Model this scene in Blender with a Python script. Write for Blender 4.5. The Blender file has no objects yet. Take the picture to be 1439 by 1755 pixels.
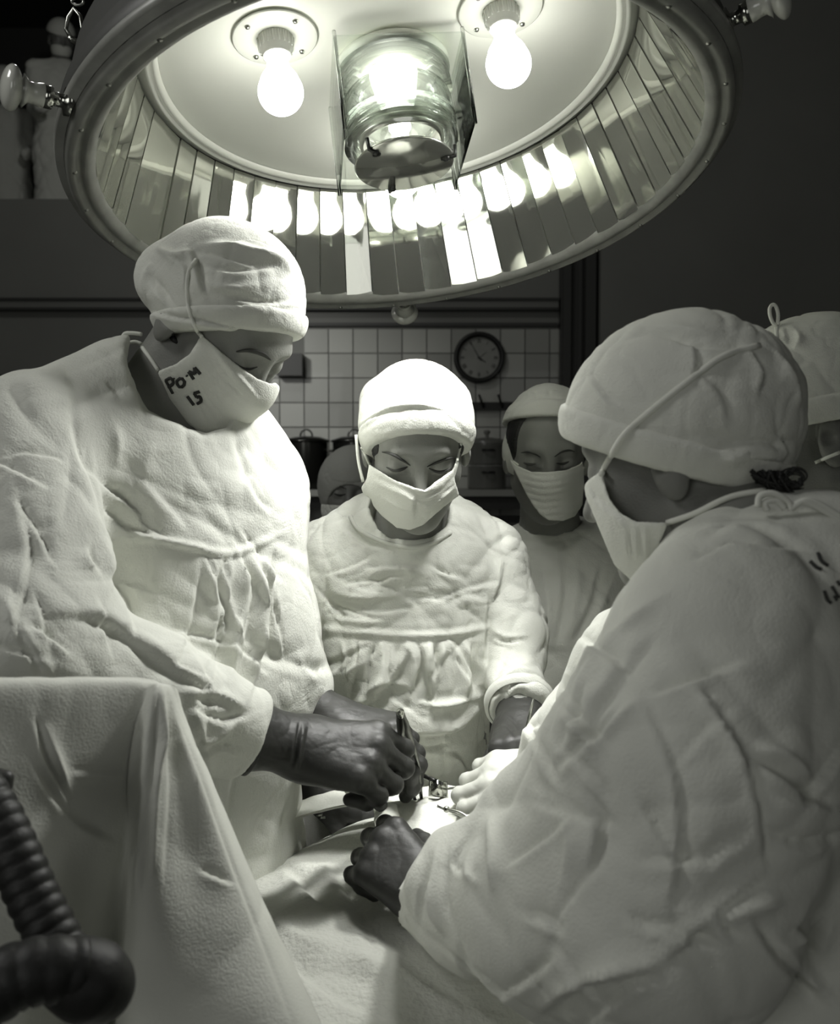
import bpy, math, random
import numpy as np
from mathutils import Vector, Matrix
from mathutils.bvhtree import BVHTree

# ------------------------------------------------------------------ camera, world, exposure
SC = bpy.context.scene
COL = SC.collection
random.seed(4)
F = 1700.0; CX = 719.5; CY = 877.5; TH = math.radians(2.6)
CAM = np.array([0.0, 0.0, 1.55])
R_ = np.array([1.0, 0, 0]); UP_ = np.array([0, math.sin(TH), math.cos(TH)]); FW_ = np.array([0, math.cos(TH), -math.sin(TH)])
cd = bpy.data.cameras.new('camera'); cam = bpy.data.objects.new('camera', cd); COL.objects.link(cam)
cam.location = CAM; cam.rotation_euler = (math.radians(90 - 2.6), 0, 0)
cd.sensor_fit = 'HORIZONTAL'; cd.sensor_width = 36; cd.lens = F / 1439 * 36; cd.clip_start = .05
cd.dof.use_dof = True; cd.dof.focus_distance = 1.38; cd.dof.aperture_fstop = 9
SC.camera = cam
SC.view_settings.view_transform = 'Standard'; SC.view_settings.look = 'None'
SC.view_settings.exposure = 0.36; SC.view_settings.gamma = 1.0
SC.view_settings.use_curve_mapping = False
SC.cycles.caustics_reflective = False; SC.cycles.caustics_refractive = False
SC.cycles.use_denoising = True
SC.cycles.sample_clamp_indirect = 4
SC.cycles.transparent_max_bounces = 16; SC.cycles.max_bounces = 10
w = bpy.data.worlds.new('World'); SC.world = w; w.use_nodes = True
w.node_tree.nodes['Background'].inputs[0].default_value = (.9, 1, .85, 1)
w.node_tree.nodes['Background'].inputs[1].default_value = 0.05

def light(name, kind, loc, target, power, size=.1, size_y=None, spot=None, blend=.5, color=(1, 1, .965)):
    d = bpy.data.lights.new(name, kind); o = bpy.data.objects.new(name, d); COL.objects.link(o)
    o.location = loc; d.energy = power; d.color = color
    v = Vector(target) - Vector(loc); o.rotation_euler = v.to_track_quat('-Z', 'Y').to_euler()
    if kind == 'AREA':
        d.size = size
        if size_y: d.shape = 'RECTANGLE'; d.size_y = size_y
    else: d.shadow_soft_size = size
    if spot: d.spot_size = math.radians(spot); d.spot_blend = blend
    return o
# added fill lights behind the camera and overhead, none from a visible fixture
light('window_daylight', 'AREA', (-1.9, -2.55, 2.1), (-.2, 1.4, 1.2), 13, 1.5, 1.7)  # soft fill added behind the camera on the left
light('side_window_daylight', 'AREA', (1.75, -2.55, 2.1), (0.3, 1.4, 1.2), 4, 1.2, 1.7)  # weaker fill added behind the camera on the right
light('ceiling_lamp', 'POINT', (-1.0, 3.6, 4.0), (0, 0, 0), 22, .15)  # added point light that lifts the dark back walls
light('ceiling_panel_light', 'AREA', (-1.9, .7, 3.3), (-.35, 1.25, 1.6), 12, .7)  # added area light to brighten the surgeon's cap and shoulder
light('ceiling_globe_light', 'SPOT', (-1.5, 3.9, 2.75), (-.62, 6, 1.75), 62, .1, spot=46, blend=1)  # added spot that brightens the left tiles, source out of view

def P(px, py, d):
    return CAM + d * ((px - CX) / F * R_ + (CY - py) / F * UP_ + FW_)
def cam2w(v):
    return CAM + v[0] * R_ + v[1] * UP_ + v[2] * FW_
def dirw(v): return v[0] * R_ + v[1] * UP_ + v[2] * FW_
def proj(V):
    q = V - CAM
    z = q @ FW_
    return CX + F * (q @ R_) / z, CY - F * (q @ UP_) / z, z
def nrm(v): v = np.asarray(v, float); return v / np.linalg.norm(v)

# ------------------------------------------------------------------ materials
TINT = (.985, 1.0, .915)
def g(v): return (v * TINT[0], v * TINT[1], v * TINT[2], 1)
def mat(name, v, rough=.6, metal=0, bump=0, bscale=300, crumple=0, cscale=14, var=0, vscale=6, sheen=0, trans=0, ior=1.45, emit=0, coat=0, weave=0):
    m = bpy.data.materials.new(name); m.use_nodes = True; nt = m.node_tree; b = nt.nodes['Principled BSDF']
    b.inputs['Base Color'].default_value = g(v); b.inputs['Roughness'].default_value = rough
    b.inputs['Metallic'].default_value = metal
    if trans: b.inputs['Transmission Weight'].default_value = trans; b.inputs['IOR'].default_value = ior
    if sheen: b.inputs['Sheen Weight'].default_value = sheen
    if coat: b.inputs['Coat Weight'].default_value = coat
    if emit:
        b.inputs['Emission Color'].default_value = (1, .995, .93, 1); b.inputs['Emission Strength'].default_value = emit
    tc = nt.nodes.new('ShaderNodeTexCoord')
    last = None
    def addbump(h, dist, strength=1.0):
        nonlocal last
        n = nt.nodes.new('ShaderNodeBump'); n.inputs['Distance'].default_value = dist; n.inputs['Strength'].default_value = strength
        nt.links.new(h, n.inputs['Height'])
        if last: nt.links.new(last, n.inputs['Normal'])
        last = n.outputs[0]
    if crumple:
        n = nt.nodes.new('ShaderNodeTexNoise'); n.noise_dimensions = '3D'; n.inputs['Scale'].default_value = cscale
        n.inputs['Detail'].default_value = 5; n.inputs['Roughness'].default_value = .55; n.inputs['Distortion'].default_value = .8
        nt.links.new(tc.outputs['Object'], n.inputs['Vector']); 
        mr = nt.nodes.new('ShaderNodeMath'); mr.operation = 'SUBTRACT'; nt.links.new(n.outputs[0], mr.inputs[0]); mr.inputs[1].default_value = .5
        ab = nt.nodes.new('ShaderNodeMath'); ab.operation = 'ABSOLUTE'; nt.links.new(mr.outputs[0], ab.inputs[0])
        addbump(ab.outputs[0], crumple)
    if weave:
        for rot in (0, 1):
            wv = nt.nodes.new('ShaderNodeTexWave'); wv.bands_direction = 'Z' if rot else 'DIAGONAL'
            wv.inputs['Scale'].default_value = 160; wv.inputs['Distortion'].default_value = 1.5; wv.inputs['Detail'].default_value = 1
            nt.links.new(tc.outputs['Object'], wv.inputs['Vector']); addbump(wv.outputs['Fac'], weave)
    if bump:
        n = nt.nodes.new('ShaderNodeTexNoise'); n.inputs['Scale'].default_value = bscale; n.inputs['Detail'].default_value = 4
        nt.links.new(tc.outputs['Object'], n.inputs['Vector']); addbump(n.outputs[0], bump)
    if last: nt.links.new(last, b.inputs['Normal'])
    if var:
        n = nt.nodes.new('ShaderNodeTexNoise'); n.inputs['Scale'].default_value = vscale; n.inputs['Detail'].default_value = 6
        nt.links.new(tc.outputs['Object'], n.inputs['Vector'])
        r = nt.nodes.new('ShaderNodeMapRange'); r.inputs['From Min'].default_value = .3; r.inputs['From Max'].default_value = .7
        r.inputs['To Min'].default_value = 1 - var; r.inputs['To Max'].default_value = 1 + var
        nt.links.new(n.outputs[0], r.inputs[0])
        vm = nt.nodes.new('ShaderNodeVectorMath'); vm.operation = 'SCALE'; vm.inputs[0].default_value = g(v)[:3]
        nt.links.new(r.outputs[0], vm.inputs['Scale']); nt.links.new(vm.outputs[0], b.inputs['Base Color'])
    return m
M = {}
M['gown'] = mat('white_cotton', .70, .92, crumple=.0045, cscale=12, bump=.0006, bscale=420, sheen=.1, var=.03, vscale=9)
M['gown_smooth'] = mat('white_cotton_soft', .66, .92, crumple=.0035, cscale=9, bump=.0006, bscale=420, sheen=.1, var=.03)
M['cap'] = mat('cap_cotton', .68, .92, crumple=.002, cscale=22, bump=.0006, bscale=500, var=.02)
M['grey_cloth'] = mat('grey_cap_cotton', .36, .92, crumple=.002, cscale=22, bump=.0006, bscale=500)  # darker copy of the cap cotton, background dimness put into the colour
M['mask'] = mat('gauze_mask', .74, .95, crumple=.001, cscale=30, bump=.0009, bscale=600)
M['tape'] = mat('cotton_tape', .74, .9)
M['drape'] = mat('drape_cotton', .62, .95, crumple=.0015, cscale=9, bump=.0028, bscale=170, sheen=.15, var=.03)
M['screen'] = mat('screen_cotton', .64, .95, bump=.0006, bscale=400, var=.04, vscale=7)
M['towel'] = mat('gauze_white', .85, .95, bump=.0008, bscale=250)
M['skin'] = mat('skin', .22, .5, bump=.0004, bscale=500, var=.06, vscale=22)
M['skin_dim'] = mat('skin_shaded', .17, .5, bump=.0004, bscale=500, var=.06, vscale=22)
M['hair'] = mat('dark_hair', .012, .55, bump=.002, bscale=350)
M['brow'] = mat('brow_hair', .05, .8)
M['glove'] = mat('brown_rubber', .030, .5, bump=.0008, bscale=90, var=.12, vscale=20)
M['glove_pale'] = mat('pale_rubber', .55, .45, bump=.0005, bscale=90)
M['hose'] = mat('black_rubber', .012, .55, bump=.0006, bscale=150)
M['chrome'] = mat('chrome', .55, .16, 1)
M['dark_steel'] = mat('dark_steel', .16, .28, 1)
M['steel'] = mat('steel', .4, .3, 1, bump=.0002, bscale=80)
M['mirror'] = mat('mirror_glass', .82, .045, .86, bump=.0005, bscale=5)
M['enamel'] = mat('white_enamel', .93, .35, var=.02)
M['housing'] = mat('painted_metal', .065, .45, var=.05)
M['rim'] = mat('rim_paint', .30, .35, var=.16, vscale=30)
M['porcelain'] = mat('porcelain', .62, .15, coat=.6)
M['glass'] = mat('clear_glass', 1.0, .03, trans=1, ior=1.16)
M['bulb'] = mat('opal_bulb', .9, .4, emit=10.5)
M['filament'] = mat('lit_glass_chimney', .9, .4, emit=9)
M['dark'] = mat('dark_metal', .02, .4, .3)
M['wall'] = mat('wall_paint', .18, .6, var=.06, vscale=2)
M['wall2'] = mat('wall_paint_upper', .15, .6, var=.06, vscale=2)
M['trim'] = mat('dark_trim', .04, .5)
M['floor'] = mat('floor_tile', .12, .4)
M['shelf'] = mat('shelf_paint', .30, .5)
M['ink'] = mat('laundry_ink', .035, .8)
M['red'] = mat('thread', .2, .8)
M['clockface'] = mat('clock_face', .26, .5, var=.12, vscale=9)
M['pot'] = mat('pot_metal', .05, .22, .85)
M['enamelpot'] = mat('grey_enamel', .16, .25, coat=.3)

def thin_glass(name, clear):
    m = bpy.data.materials.new(name); m.use_nodes = True; nt = m.node_tree; nt.nodes.remove(nt.nodes['Principled BSDF']); out = nt.nodes['Material Output']
    tr = nt.nodes.new('ShaderNodeBsdfTransparent'); tr.inputs[0].default_value = (.93, .95, .93, 1)
    gl = nt.nodes.new('ShaderNodeBsdfGlass'); gl.inputs['IOR'].default_value = 1.45; gl.inputs['Roughness'].default_value = .02
    gs = nt.nodes.new('ShaderNodeBsdfGlossy'); gs.inputs['Roughness'].default_value = .04
    m1 = nt.nodes.new('ShaderNodeMixShader'); m1.inputs[0].default_value = clear; nt.links.new(gl.outputs[0], m1.inputs[1]); nt.links.new(tr.outputs[0], m1.inputs[2])
    lw = nt.nodes.new('ShaderNodeLayerWeight'); lw.inputs[0].default_value = .10
    m2 = nt.nodes.new('ShaderNodeMixShader'); nt.links.new(lw.outputs['Fresnel'], m2.inputs[0]); nt.links.new(m1.outputs[0], m2.inputs[1]); nt.links.new(gs.outputs[0], m2.inputs[2])
    nt.links.new(m2.outputs[0], out.inputs[0]); return m
M['pane'] = thin_glass('pane_glass', .97); M['lens'] = thin_glass('ribbed_lens_glass', .55)

# ------------------------------------------------------------------ object helpers
def obj(name, V, Fc, m, parent=None, smooth=True):
    me = bpy.data.meshes.new(name)
    me.from_pydata([tuple(v) for v in V] if not isinstance(V, np.ndarray) else V.tolist(), [], Fc.tolist() if isinstance(Fc, np.ndarray) else Fc)
    me.validate()
    me.materials.append(M[m] if isinstance(m, str) else m)
    if smooth: me.polygons.foreach_set('use_smooth', [True] * len(me.polygons))
    o = bpy.data.objects.new(name, me); COL.objects.link(o)
    if parent:
        o.parent = parent; o.matrix_parent_inverse = Matrix.Identity(4)
        # geometry is authored in world space: bring it into the parent's space
        inv = parent.matrix_world.inverted() if parent.type != 'EMPTY' else Matrix.Translation(-parent.location)
        if parent.type == 'EMPTY': me.transform(inv)
        elif parent.parent and parent.parent.type == 'EMPTY': me.transform(Matrix.Translation(-parent.parent.location))
    return o
def tag(o, label=None, cat=None, group=None, kind=None):
    if label: o['label'] = label
    if cat: o['category'] = cat
    if group: o['group'] = group
    if kind: o['kind'] = kind
    return o
def thing(name, label, cat, loc=(0, 0, 0), group=None):
    o = bpy.data.objects.new(name, None); COL.objects.link(o); o.location = loc; o.empty_display_size = .1
    return tag(o, label, cat, group)

class MB:
    def __init__(s): s.v = []; s.f = []
    def add(s, V, Fs):
        n = len(s.v); s.v += [tuple(float(c) for c in v) for v in V]; s.f += [tuple(i + n for i in q) for q in Fs]; return s
    def box(s, c, h, fr=None):
        c = np.array(c, float); fr = np.eye(3) if fr is None else np.array(fr)
        V = [c + fr.T @ (np.array(h) * np.array(k)) for k in [(-1,-1,-1),(1,-1,-1),(1,1,-1),(-1,1,-1),(-1,-1,1),(1,-1,1),(1,1,1),(-1,1,1)]]
        return s.add(V, [(0,3,2,1),(4,5,6,7),(0,1,5,4),(1,2,6,5),(2,3,7,6),(3,0,4,7)])
    def tube(s, pts, r, seg=10, closed=False, flat=None):
        pts = [np.array(p, float) for p in pts]; n = len(pts)
        rr = r if hasattr(r, '__len__') else [r] * n
        up = np.array([.12, .31, .94]); rings = []
        prev = None
        for i in range(n):
            a = pts[(i - 1) % n] if (closed or i > 0) else pts[i]; b = pts[(i + 1) % n] if (closed or i < n - 1) else pts[i]
            t = nrm(b - a + 1e-9)
            if prev is None: prev = nrm(np.cross(t, up))
            x = nrm(prev - t * (prev @ t)); prev = x; y = np.cross(t, x)
            rings.append([pts[i] + rr[i] * (math.cos(2*math.pi*k/seg) * x + math.sin(2*math.pi*k/seg) * y * (1 if flat is None else flat)) for k in range(seg)])
        V = [v for q in rings for v in q]; Fs = []
        for i in range(n if closed else n - 1):
            j = (i + 1) % n
            for k in range(seg): Fs.append((i*seg+k, i*seg+(k+1)%seg, j*seg+(k+1)%seg, j*seg+k))
        if not closed: Fs += [tuple(range(seg))[::-1], tuple((n-1)*seg+k for k in range(seg))]
        return s.add(V, Fs)
    def lathe(s, prof, o, ax, seg=48, ref=None, caps=True, a0=0, a1=2*math.pi):
        o = np.array(o, float); ax = nrm(ax); ref = nrm(np.cross(ax, [.3, .8, .1])) if ref is None else nrm(ref)
        y = np.cross(ax, ref); V = []; n = len(prof)
        for r, h in prof:
            for k in range(seg):
                a = a0 + (a1-a0)*k/seg; V.append(o + ax*h + max(r, 1e-5)*(math.cos(a)*ref + math.sin(a)*y))
        Fs = [(i*seg+k, i*seg+(k+1)%seg, (i+1)*seg+(k+1)%seg, (i+1)*seg+k) for i in range(n-1) for k in range(seg)]
        return s.add(V, Fs)
    def build(s, name, m, parent=None, smooth=True): return obj(name, s.v, s.f, m, parent, smooth)

def spl(pts, n):
    """Catmull-Rom through pts (k,dim) resampled to n"""
    p = np.array(pts, float); k = len(p)
    if k == 2: t = np.linspace(0, 1, n)[:, None]; return p[0]*(1-t)+p[1]*t
    p = np.vstack([2*p[0]-p[1], p, 2*p[-1]-p[-2]]); t = np.linspace(0, k-1-1e-6, n); i = t.astype(int); u = (t-i)[:, None]
    a, b, c, d = p[i], p[i+1], p[i+2], p[i+3]
    return .5*((2*b)+(-a+c)*u+(2*a-5*b+4*c-d)*u*u+(-a+3*b-3*c+d)*u**3)

# ------------------------------------------------------------------ numpy noise
def _h(i, j, k, s):
    n = (i*73856093) ^ (j*19349663) ^ (k*83492791) ^ (s*2654435)
    n = (n ^ (n >> 13)) * 1274126177 & 0x7fffffff
    return ((n ^ (n >> 16)) & 0xffff) / 65535.0
def vnoise(V, s=0):
    q = np.floor(V).astype(np.int64); f = V-q; f = f*f*f*(f*(f*6-15)+10); i, j, k = q.T; fx, fy, fz = f.T; r = 0
    for a in (0, 1):
        for b in (0, 1):
            for c in (0, 1):
                r = r + _h(i+a, j+b, k+c, s)*(fx if a else 1-fx)*(fy if b else 1-fy)*(fz if c else 1-fz)
    return r
def fbm(V, s=0, o=3):
    r = 0; A = .5
    for q in range(o): r = r + A*vnoise(V*2**q+q*7.3, s+q); A *= .5
    return r
def ridged(V, s=0):
    Wp = V + 1.2*np.stack([vnoise(V*.7+3, s+9), vnoise(V*.7+11, s+8), vnoise(V*.7+23, s+7)], 1)
    n = vnoise(Wp, s); return 1-np.abs(2*n-1)

# ------------------------------------------------------------------ signed distance prims (points (N,3))
def rc(a, b, ra, rb, sq=None, s=1.0):
    """tapered capsule; sq=unit axis along which it is squashed by s"""
    a = np.array(a, np.float32); b = np.array(b, np.float32)
    if sq is not None: sq = np.array(nrm(sq), np.float32)
    def f(p):
        q = p-a; ba = b-a
        if sq is not None:
            q = q + np.outer(q @ sq, sq)*(1/s-1); ba = ba + sq*((ba @ sq)*(1/s-1))
        L = max(float(ba @ ba), 1e-9); t = np.clip((q @ ba)/L, 0, 1)
        d = np.linalg.norm(q-t[:, None]*ba, axis=1)-(ra+(rb-ra)*t)
        return d*min(s, 1) if sq is not None else d
    return f
def ball(c, r): return rc(c, np.array(c)+[0, 0, 1e-4], r, r)
def ell(c, fr, r):
    c = np.array(c, np.float32); fr = np.array(fr, np.float32); r = np.array(r, np.float32)
    def f(p):
        q = (p-c) @ fr.T; k0 = np.linalg.norm(q/r, axis=1); k1 = np.linalg.norm(q/(r*r), axis=1)
        return k0*(k0-1)/np.maximum(k1, 1e-6)
    return f
def plane(o, n):
    o = np.array(o, float); n = nrm(n)
    return lambda p: (p-o) @ n
def poly(pts):
    """prism along the line of sight through a closed outline; metres"""
    q = np.array(pts, float)
    def f(p):
        x, y, z = proj(p); P2 = np.stack([x, y], 1); d = np.full(len(P2), 1e9); ins = np.zeros(len(P2), bool)
        for i in range(len(q)):
            a = q[i]; b = q[(i+1) % len(q)]; e = b-a; w_ = P2-a; t = np.clip((w_ @ e)/(e @ e), 0, 1)
            d = np.minimum(d, np.linalg.norm(w_-t[:, None]*e, axis=1))
            c = ((a[1] > P2[:, 1]) != (b[1] > P2[:, 1])) & (P2[:, 0] < (b[0]-a[0])*(P2[:, 1]-a[1])/(b[1]-a[1]+1e-9)+a[0]); ins ^= c
        return np.where(ins, -d, d)*z/F
    return f
def smin(a, b, k):
    if k <= 0: return np.minimum(a, b)
    h = np.maximum(k-np.abs(a-b), 0)/k; return np.minimum(a, b)-h*h*k*.25
def smax(a, b, k): return -smin(-a, -b, k)
def U(*it):
    """it: (k, prim) union, or (k, prim, 's') subtract, (k, prim,'i') intersect"""
    def f(p):
        d = None
        for e in it:
            v = e[1](p)
            if d is None: d = v
            elif len(e) == 2: d = smin(d, v, e[0])
            elif e[2] == 's': d = smax(d, -v, e[0])
            else: d = smax(d, v, e[0])
        return d
    return f

def axis(lo, hi, h, fine=None, hf=None):
    if fine is None: return np.linspace(lo, hi, int((hi-lo)/h)+2)
    a, b = fine; out = []
    if a > lo: out += list(np.linspace(lo, a, max(2, int((a-lo)/h)))[:-1])
    out += list(np.linspace(a, b, int((b-a)/hf)+2))
    if hi > b: out += list(np.linspace(b, hi, max(2, int((hi-b)/h)))[1:])
    return np.array(out)
def sdfmesh(fn, xs, ys, zs, B=6):
    def pad(a):
        n = (-len(a)) % B; st = a[-1]-a[-2]; return np.concatenate([a, a[-1]+st*np.arange(1, n+1)])
    xs, ys, zs = pad(np.array(xs)), pad(np.array(ys)), pad(np.array(zs)); nx, ny, nz = len(xs), len(ys), len(zs)
    def cen(a): q = a.reshape(-1, B); return (q[:, 0]+q[:, -1])/2, (q[:, -1]-q[:, 0])*(1+1/(B-1))
    (cx_, wx), (cy_, wy), (cz_, wz) = cen(xs), cen(ys), cen(zs)
    G = np.stack(np.meshgrid(cx_, cy_, cz_, indexing='ij'), -1).reshape(-1, 3)
    W = np.stack(np.meshgrid(wx, wy, wz, indexing='ij'), -1).reshape(-1, 3)
    c = fn(G.astype(np.float32)); act = (np.abs(c) < .75*np.linalg.norm(W, axis=1)+.004)
    act3 = act.reshape(len(cx_), len(cy_), len(cz_))
    full = np.repeat(np.repeat(np.repeat(c.reshape(act3.shape), B, 0), B, 1), B, 2).astype(np.float32)
    am = np.repeat(np.repeat(np.repeat(act3, B, 0), B, 1), B, 2)
    I, J, K = np.nonzero(am)
    for s in range(0, len(I), 400000):
        sl = slice(s, s+400000)
        full[I[sl], J[sl], K[sl]] = fn(np.stack([xs[I[sl]], ys[J[sl]], zs[K[sl]]], 1).astype(np.float32))
    S = full < 0; shp = np.array([nx-1, ny-1, nz-1]); ncell = int(np.prod(shp))
    Ls = []; As = []; quads = []
    for ax in range(3):
        a = [slice(None)]*3; b = [slice(None)]*3; a[ax] = slice(0, -1); b[ax] = slice(1, None)
        idx = np.argwhere(S[tuple(a)] != S[tuple(b)])
        if len(idx) == 0: continue
        j = idx.copy(); j[:, ax] += 1
        v0 = full[tuple(idx.T)]; v1 = full[tuple(j.T)]; t = v0/(v0-v1); pos = idx.astype(float); pos[:, ax] += t
        o1, o2 = [(1, 2), (2, 0), (0, 1)][ax]; cells = []; ok = np.ones(len(idx), bool)
        for d1, d2 in ((0, 0), (1, 0), (1, 1), (0, 1)):
            c_ = idx.copy(); c_[:, o1] -= d1; c_[:, o2] -= d2
            v = np.all((c_ >= 0) & (c_ < shp), axis=1); lin = (c_[:, 0]*shp[1]+c_[:, 1])*shp[2]+c_[:, 2]
            Ls.append(lin[v]); As.append(pos[v]); ok &= v; cells.append(lin)
        q = np.stack(cells, 1)[ok]; fl = (v0 > 0)[ok]; q[fl] = q[fl][:, ::-1]; quads.append(q)
    L = np.concatenate(Ls); A = np.concatenate(As); Q = np.concatenate(quads)
    uq, inv = np.unique(L, return_inverse=True); cnt = np.bincount(inv)
    V = np.stack([np.bincount(inv, weights=A[:, k])/cnt for k in range(3)], 1)
    Vw = np.stack([np.interp(V[:, 0], np.arange(nx), xs), np.interp(V[:, 1], np.arange(ny), ys), np.interp(V[:, 2], np.arange(nz), zs)], 1)
    Q = np.searchsorted(uq, Q)
    return Vw, Q[:, ::-1] if False else Q
def uni(fn, lo, hi, h): return sdfmesh(fn, axis(lo[0], hi[0], h), axis(lo[1], hi[1], h), axis(lo[2], hi[2], h))
def normals(V, Q):
    n = np.cross(V[Q[:, 2]]-V[Q[:, 0]], V[Q[:, 3]]-V[Q[:, 1]]); N = np.zeros_like(V)
    for k in range(3):
        for c in range(4): N[:, k] += np.bincount(Q[:, c], weights=n[:, k], minlength=len(V))
    return N/np.maximum(np.linalg.norm(N, axis=1), 1e-12)[:, None]
def relax(V, Q, it=2, lam=.5):
    n = len(V); a = np.concatenate([Q[:, i] for i in range(4)]); b = np.concatenate([Q[:, (i+1) % 4] for i in range(4)])
    cnt = np.bincount(a, minlength=n)+np.bincount(b, minlength=n)
    for _ in range(it):
        S = np.stack([np.bincount(a, weights=V[b, k], minlength=n)+np.bincount(b, weights=V[a, k], minlength=n) for k in range(3)], 1)
        V = V+lam*(S/np.maximum(cnt, 1)[:, None]-V)
    return V
GAIN = 1.8
def biggest(V, Q):
    lab = np.arange(len(V))
    while True:
        m = lab[Q].min(1); new = lab.copy()
        for c in range(4): np.minimum.at(new, Q[:, c], m)
        new = new[new]
        if np.array_equal(new, lab): break
        lab = new
    best = np.bincount(lab).argmax(); keep = lab == best; idx = np.cumsum(keep)-1; Q = Q[keep[Q[:, 0]]]
    return V[keep], idx[Q]
def folds(V, Q, strokes, back=False):
    """sculpt cloth folds: each stroke (kind, amp_mm, width_px, [(px,py)...]) follows a fold seen in the photo"""
    N = normals(V, Q); x, y, z = proj(V); q = nrm_rows(CAM-V); face = np.clip((np.sum(N*q, 1)+.15)/.5, 0, 1)
    disp = np.zeros(len(V)); P2 = np.stack([x, y], 1)
    for kind, amp, wd, pts in strokes:
        fixed = kind.islower() and wd < 5; gain = 1.0 if fixed else GAIN
        c = spl(pts, max(8, 5*len(pts))); lo = c.min(0)-3*wd; hi = c.max(0)+3*wd
        m = np.nonzero(np.all((P2 > lo) & (P2 < hi), 1) & (face > 0))[0]
        if not len(m): continue
        p = P2[m]; best = np.full(len(m), 1e9); sgn = np.zeros(len(m)); tt = np.zeros(len(m)); n = len(c)-1
        for i in range(n):
            a, e = c[i], c[i+1]-c[i]; w_ = p-a; t = np.clip((w_ @ e)/(e @ e+1e-9), 0, 1); r = w_-t[:, None]*e; d = np.linalg.norm(r, axis=1)
            k = d < best; best[k] = d[k]; sgn[k] = np.sign(e[0]*w_[k, 1]-e[1]*w_[k, 0]); tt[k] = (i+t[k])/n
        u = best/wd; tap = np.clip(np.sin(np.pi*np.clip(tt, 0, 1))+.05, 0, 1)**.7*(1 if fixed else (.55+.9*vnoise(V[m]*38, 77)))
        if fixed: f = (-1 if kind == 'v' else 1)*np.exp(-u*u)
        elif kind == 'v': f = .75*np.tanh(3*sgn*u)*np.exp(-.75*u)-.45*np.exp(-(2.2*u)**2)
        elif kind == 'r': f = np.exp(-(np.sqrt(u*u+.06)-.24)*1.7)
        else: f = (1 if kind == 's' else -1)*np.tanh(3.5*sgn*u)*np.exp(-.6*u)-.4*np.exp(-(2*u)**2)
        disp[m] += gain*amp*.001*f*tap*face[m]
    return V+N*disp[:, None]
def nrm_rows(A): return A/np.linalg.norm(A, axis=1)[:, None]
def creases(V, seed, f0):
    rs = np.random.RandomState(seed); r = 0
    Wp = V+.02*np.stack([vnoise(V*9, seed+1), vnoise(V*9+5, seed+2), vnoise(V*9+11, seed+3)], 1)
    for k in range(9):
        d = nrm(rs.normal(size=3)); f = f0*rs.uniform(.7, 1.6); x = Wp @ d*f+rs.rand()*9; t = np.abs((x % 1)-.5)*2
        mk = np.clip((vnoise(V*rs.uniform(5, 9)+k*13, seed+k)-.52)*5, 0, 1)
        r = r+mk*np.clip(1-t*4, 0, 1)**1.3-mk*.45*np.clip(1-(1-t)*1.3, 0, 1)
    return r
def crumple(V, Q, amp, sc, seed=0, mask=None, an=(1, 1, 1)):
    N = normals(V, Q); Vs = V*np.array(an)
    if sc < 20: V = V-N*(amp*.55*creases(V, seed+40, sc*.9))[:, None]
    n = ridged(Vs*sc, seed)**5*.5+ridged(Vs*sc*2.1, seed+5)**4*.3+fbm(Vs*sc*.5, seed+3)*.3-.3
    if mask is not None: n = n*mask
    return V-N*(amp*n)[:, None]

def bvh_of(objs):
    V = []; Fs = []
    for o in objs:
        off = o.parent.location if o.parent and o.parent.type == 'EMPTY' else (o.parent.parent.location if o.parent and o.parent.parent else Vector())
        n = len(V); V += [v.co+off for v in o.data.vertices]; Fs += [tuple(i+n for i in p.vertices) for p in o.data.polygons]
    return BVHTree.FromPolygons(V, Fs)
def hit(bv, px, py, back=0.0):
    d = Vector(P(px, py, 1.0)-CAM).normalized(); r = bv.ray_cast(Vector(CAM), d)
    if r[0] is None: return None, None
    return np.array(r[0]), np.array(r[1])
def lay(bv, pts, n=24, lift=.002):
    """points of a px polyline dropped on a surface"""
    out = []; last = None
    for x, y in spl(pts, n):
        h_, nn = hit(bv, x, y)
        if h_ is None:
            if last is None: continue
            dpt = (last-CAM) @ FW_; h_ = P(x, y, dpt); nn = CAM-h_
        last = h_; out.append(h_+nrm(CAM-h_)*lift)
    return out
def tape(bv, pts, r, name, m, parent, n=28, lift=.001, flat=None, taper=False):
    q = lay(bv, pts, n, lift)
    if len(q) < 3: return None
    rr = [r*(.25+.75*math.sin(math.pi*min(1, max(0, (i+.3)/(len(q)-.4))))) for i in range(len(q))] if taper else r
    return MB().tube(q, rr, 8, flat=flat).build(name, m, parent)
def frame(yaw, pitch, roll=0):
    y, p, r = map(math.radians, (yaw, pitch, roll))
    f = np.array([math.cos(p)*math.cos(y), math.cos(p)*math.sin(y), math.sin(p)]); l = np.array([-math.sin(y), math.cos(y), 0]); u = np.cross(f, l)
    l2 = l*math.cos(r)+u*math.sin(r); u2 = np.cross(f, l2)
    return np.array([f, l2, u2])
# ------------------------------------------------------------------ the room
YB = 6.0
def wpx(px, py, Y=YB):   # the point of a wall at distance Y that a pixel sees
    d = P(px, py, 1)-CAM; return CAM+d*(Y/d[1])
def struct(name, c, h, m, smooth=False):
    o = MB().box(c, h).build(name, m, None, smooth); o['kind'] = 'structure'; return o
XL, XR, YF, ZC = -4.0, 3.2, -2.7, 5.0
struct('floor', ((XL+XR)/2, (YB+YF)/2, -.05), ((XR-XL)/2, (YB-YF)/2, .05), 'floor')
struct('ceiling', ((XL+XR)/2, (YB+YF)/2, ZC+.05), ((XR-XL)/2, (YB-YF)/2, .05), 'wall')
struct('wall_left', (XL-.05, (YB+YF)/2, ZC/2), (.05, (YB-YF)/2, ZC/2), 'wall')
struct('wall_right', (XR+.05, (YB+YF)/2, ZC/2), (.05, (YB-YF)/2, ZC/2), 'wall')
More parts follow.
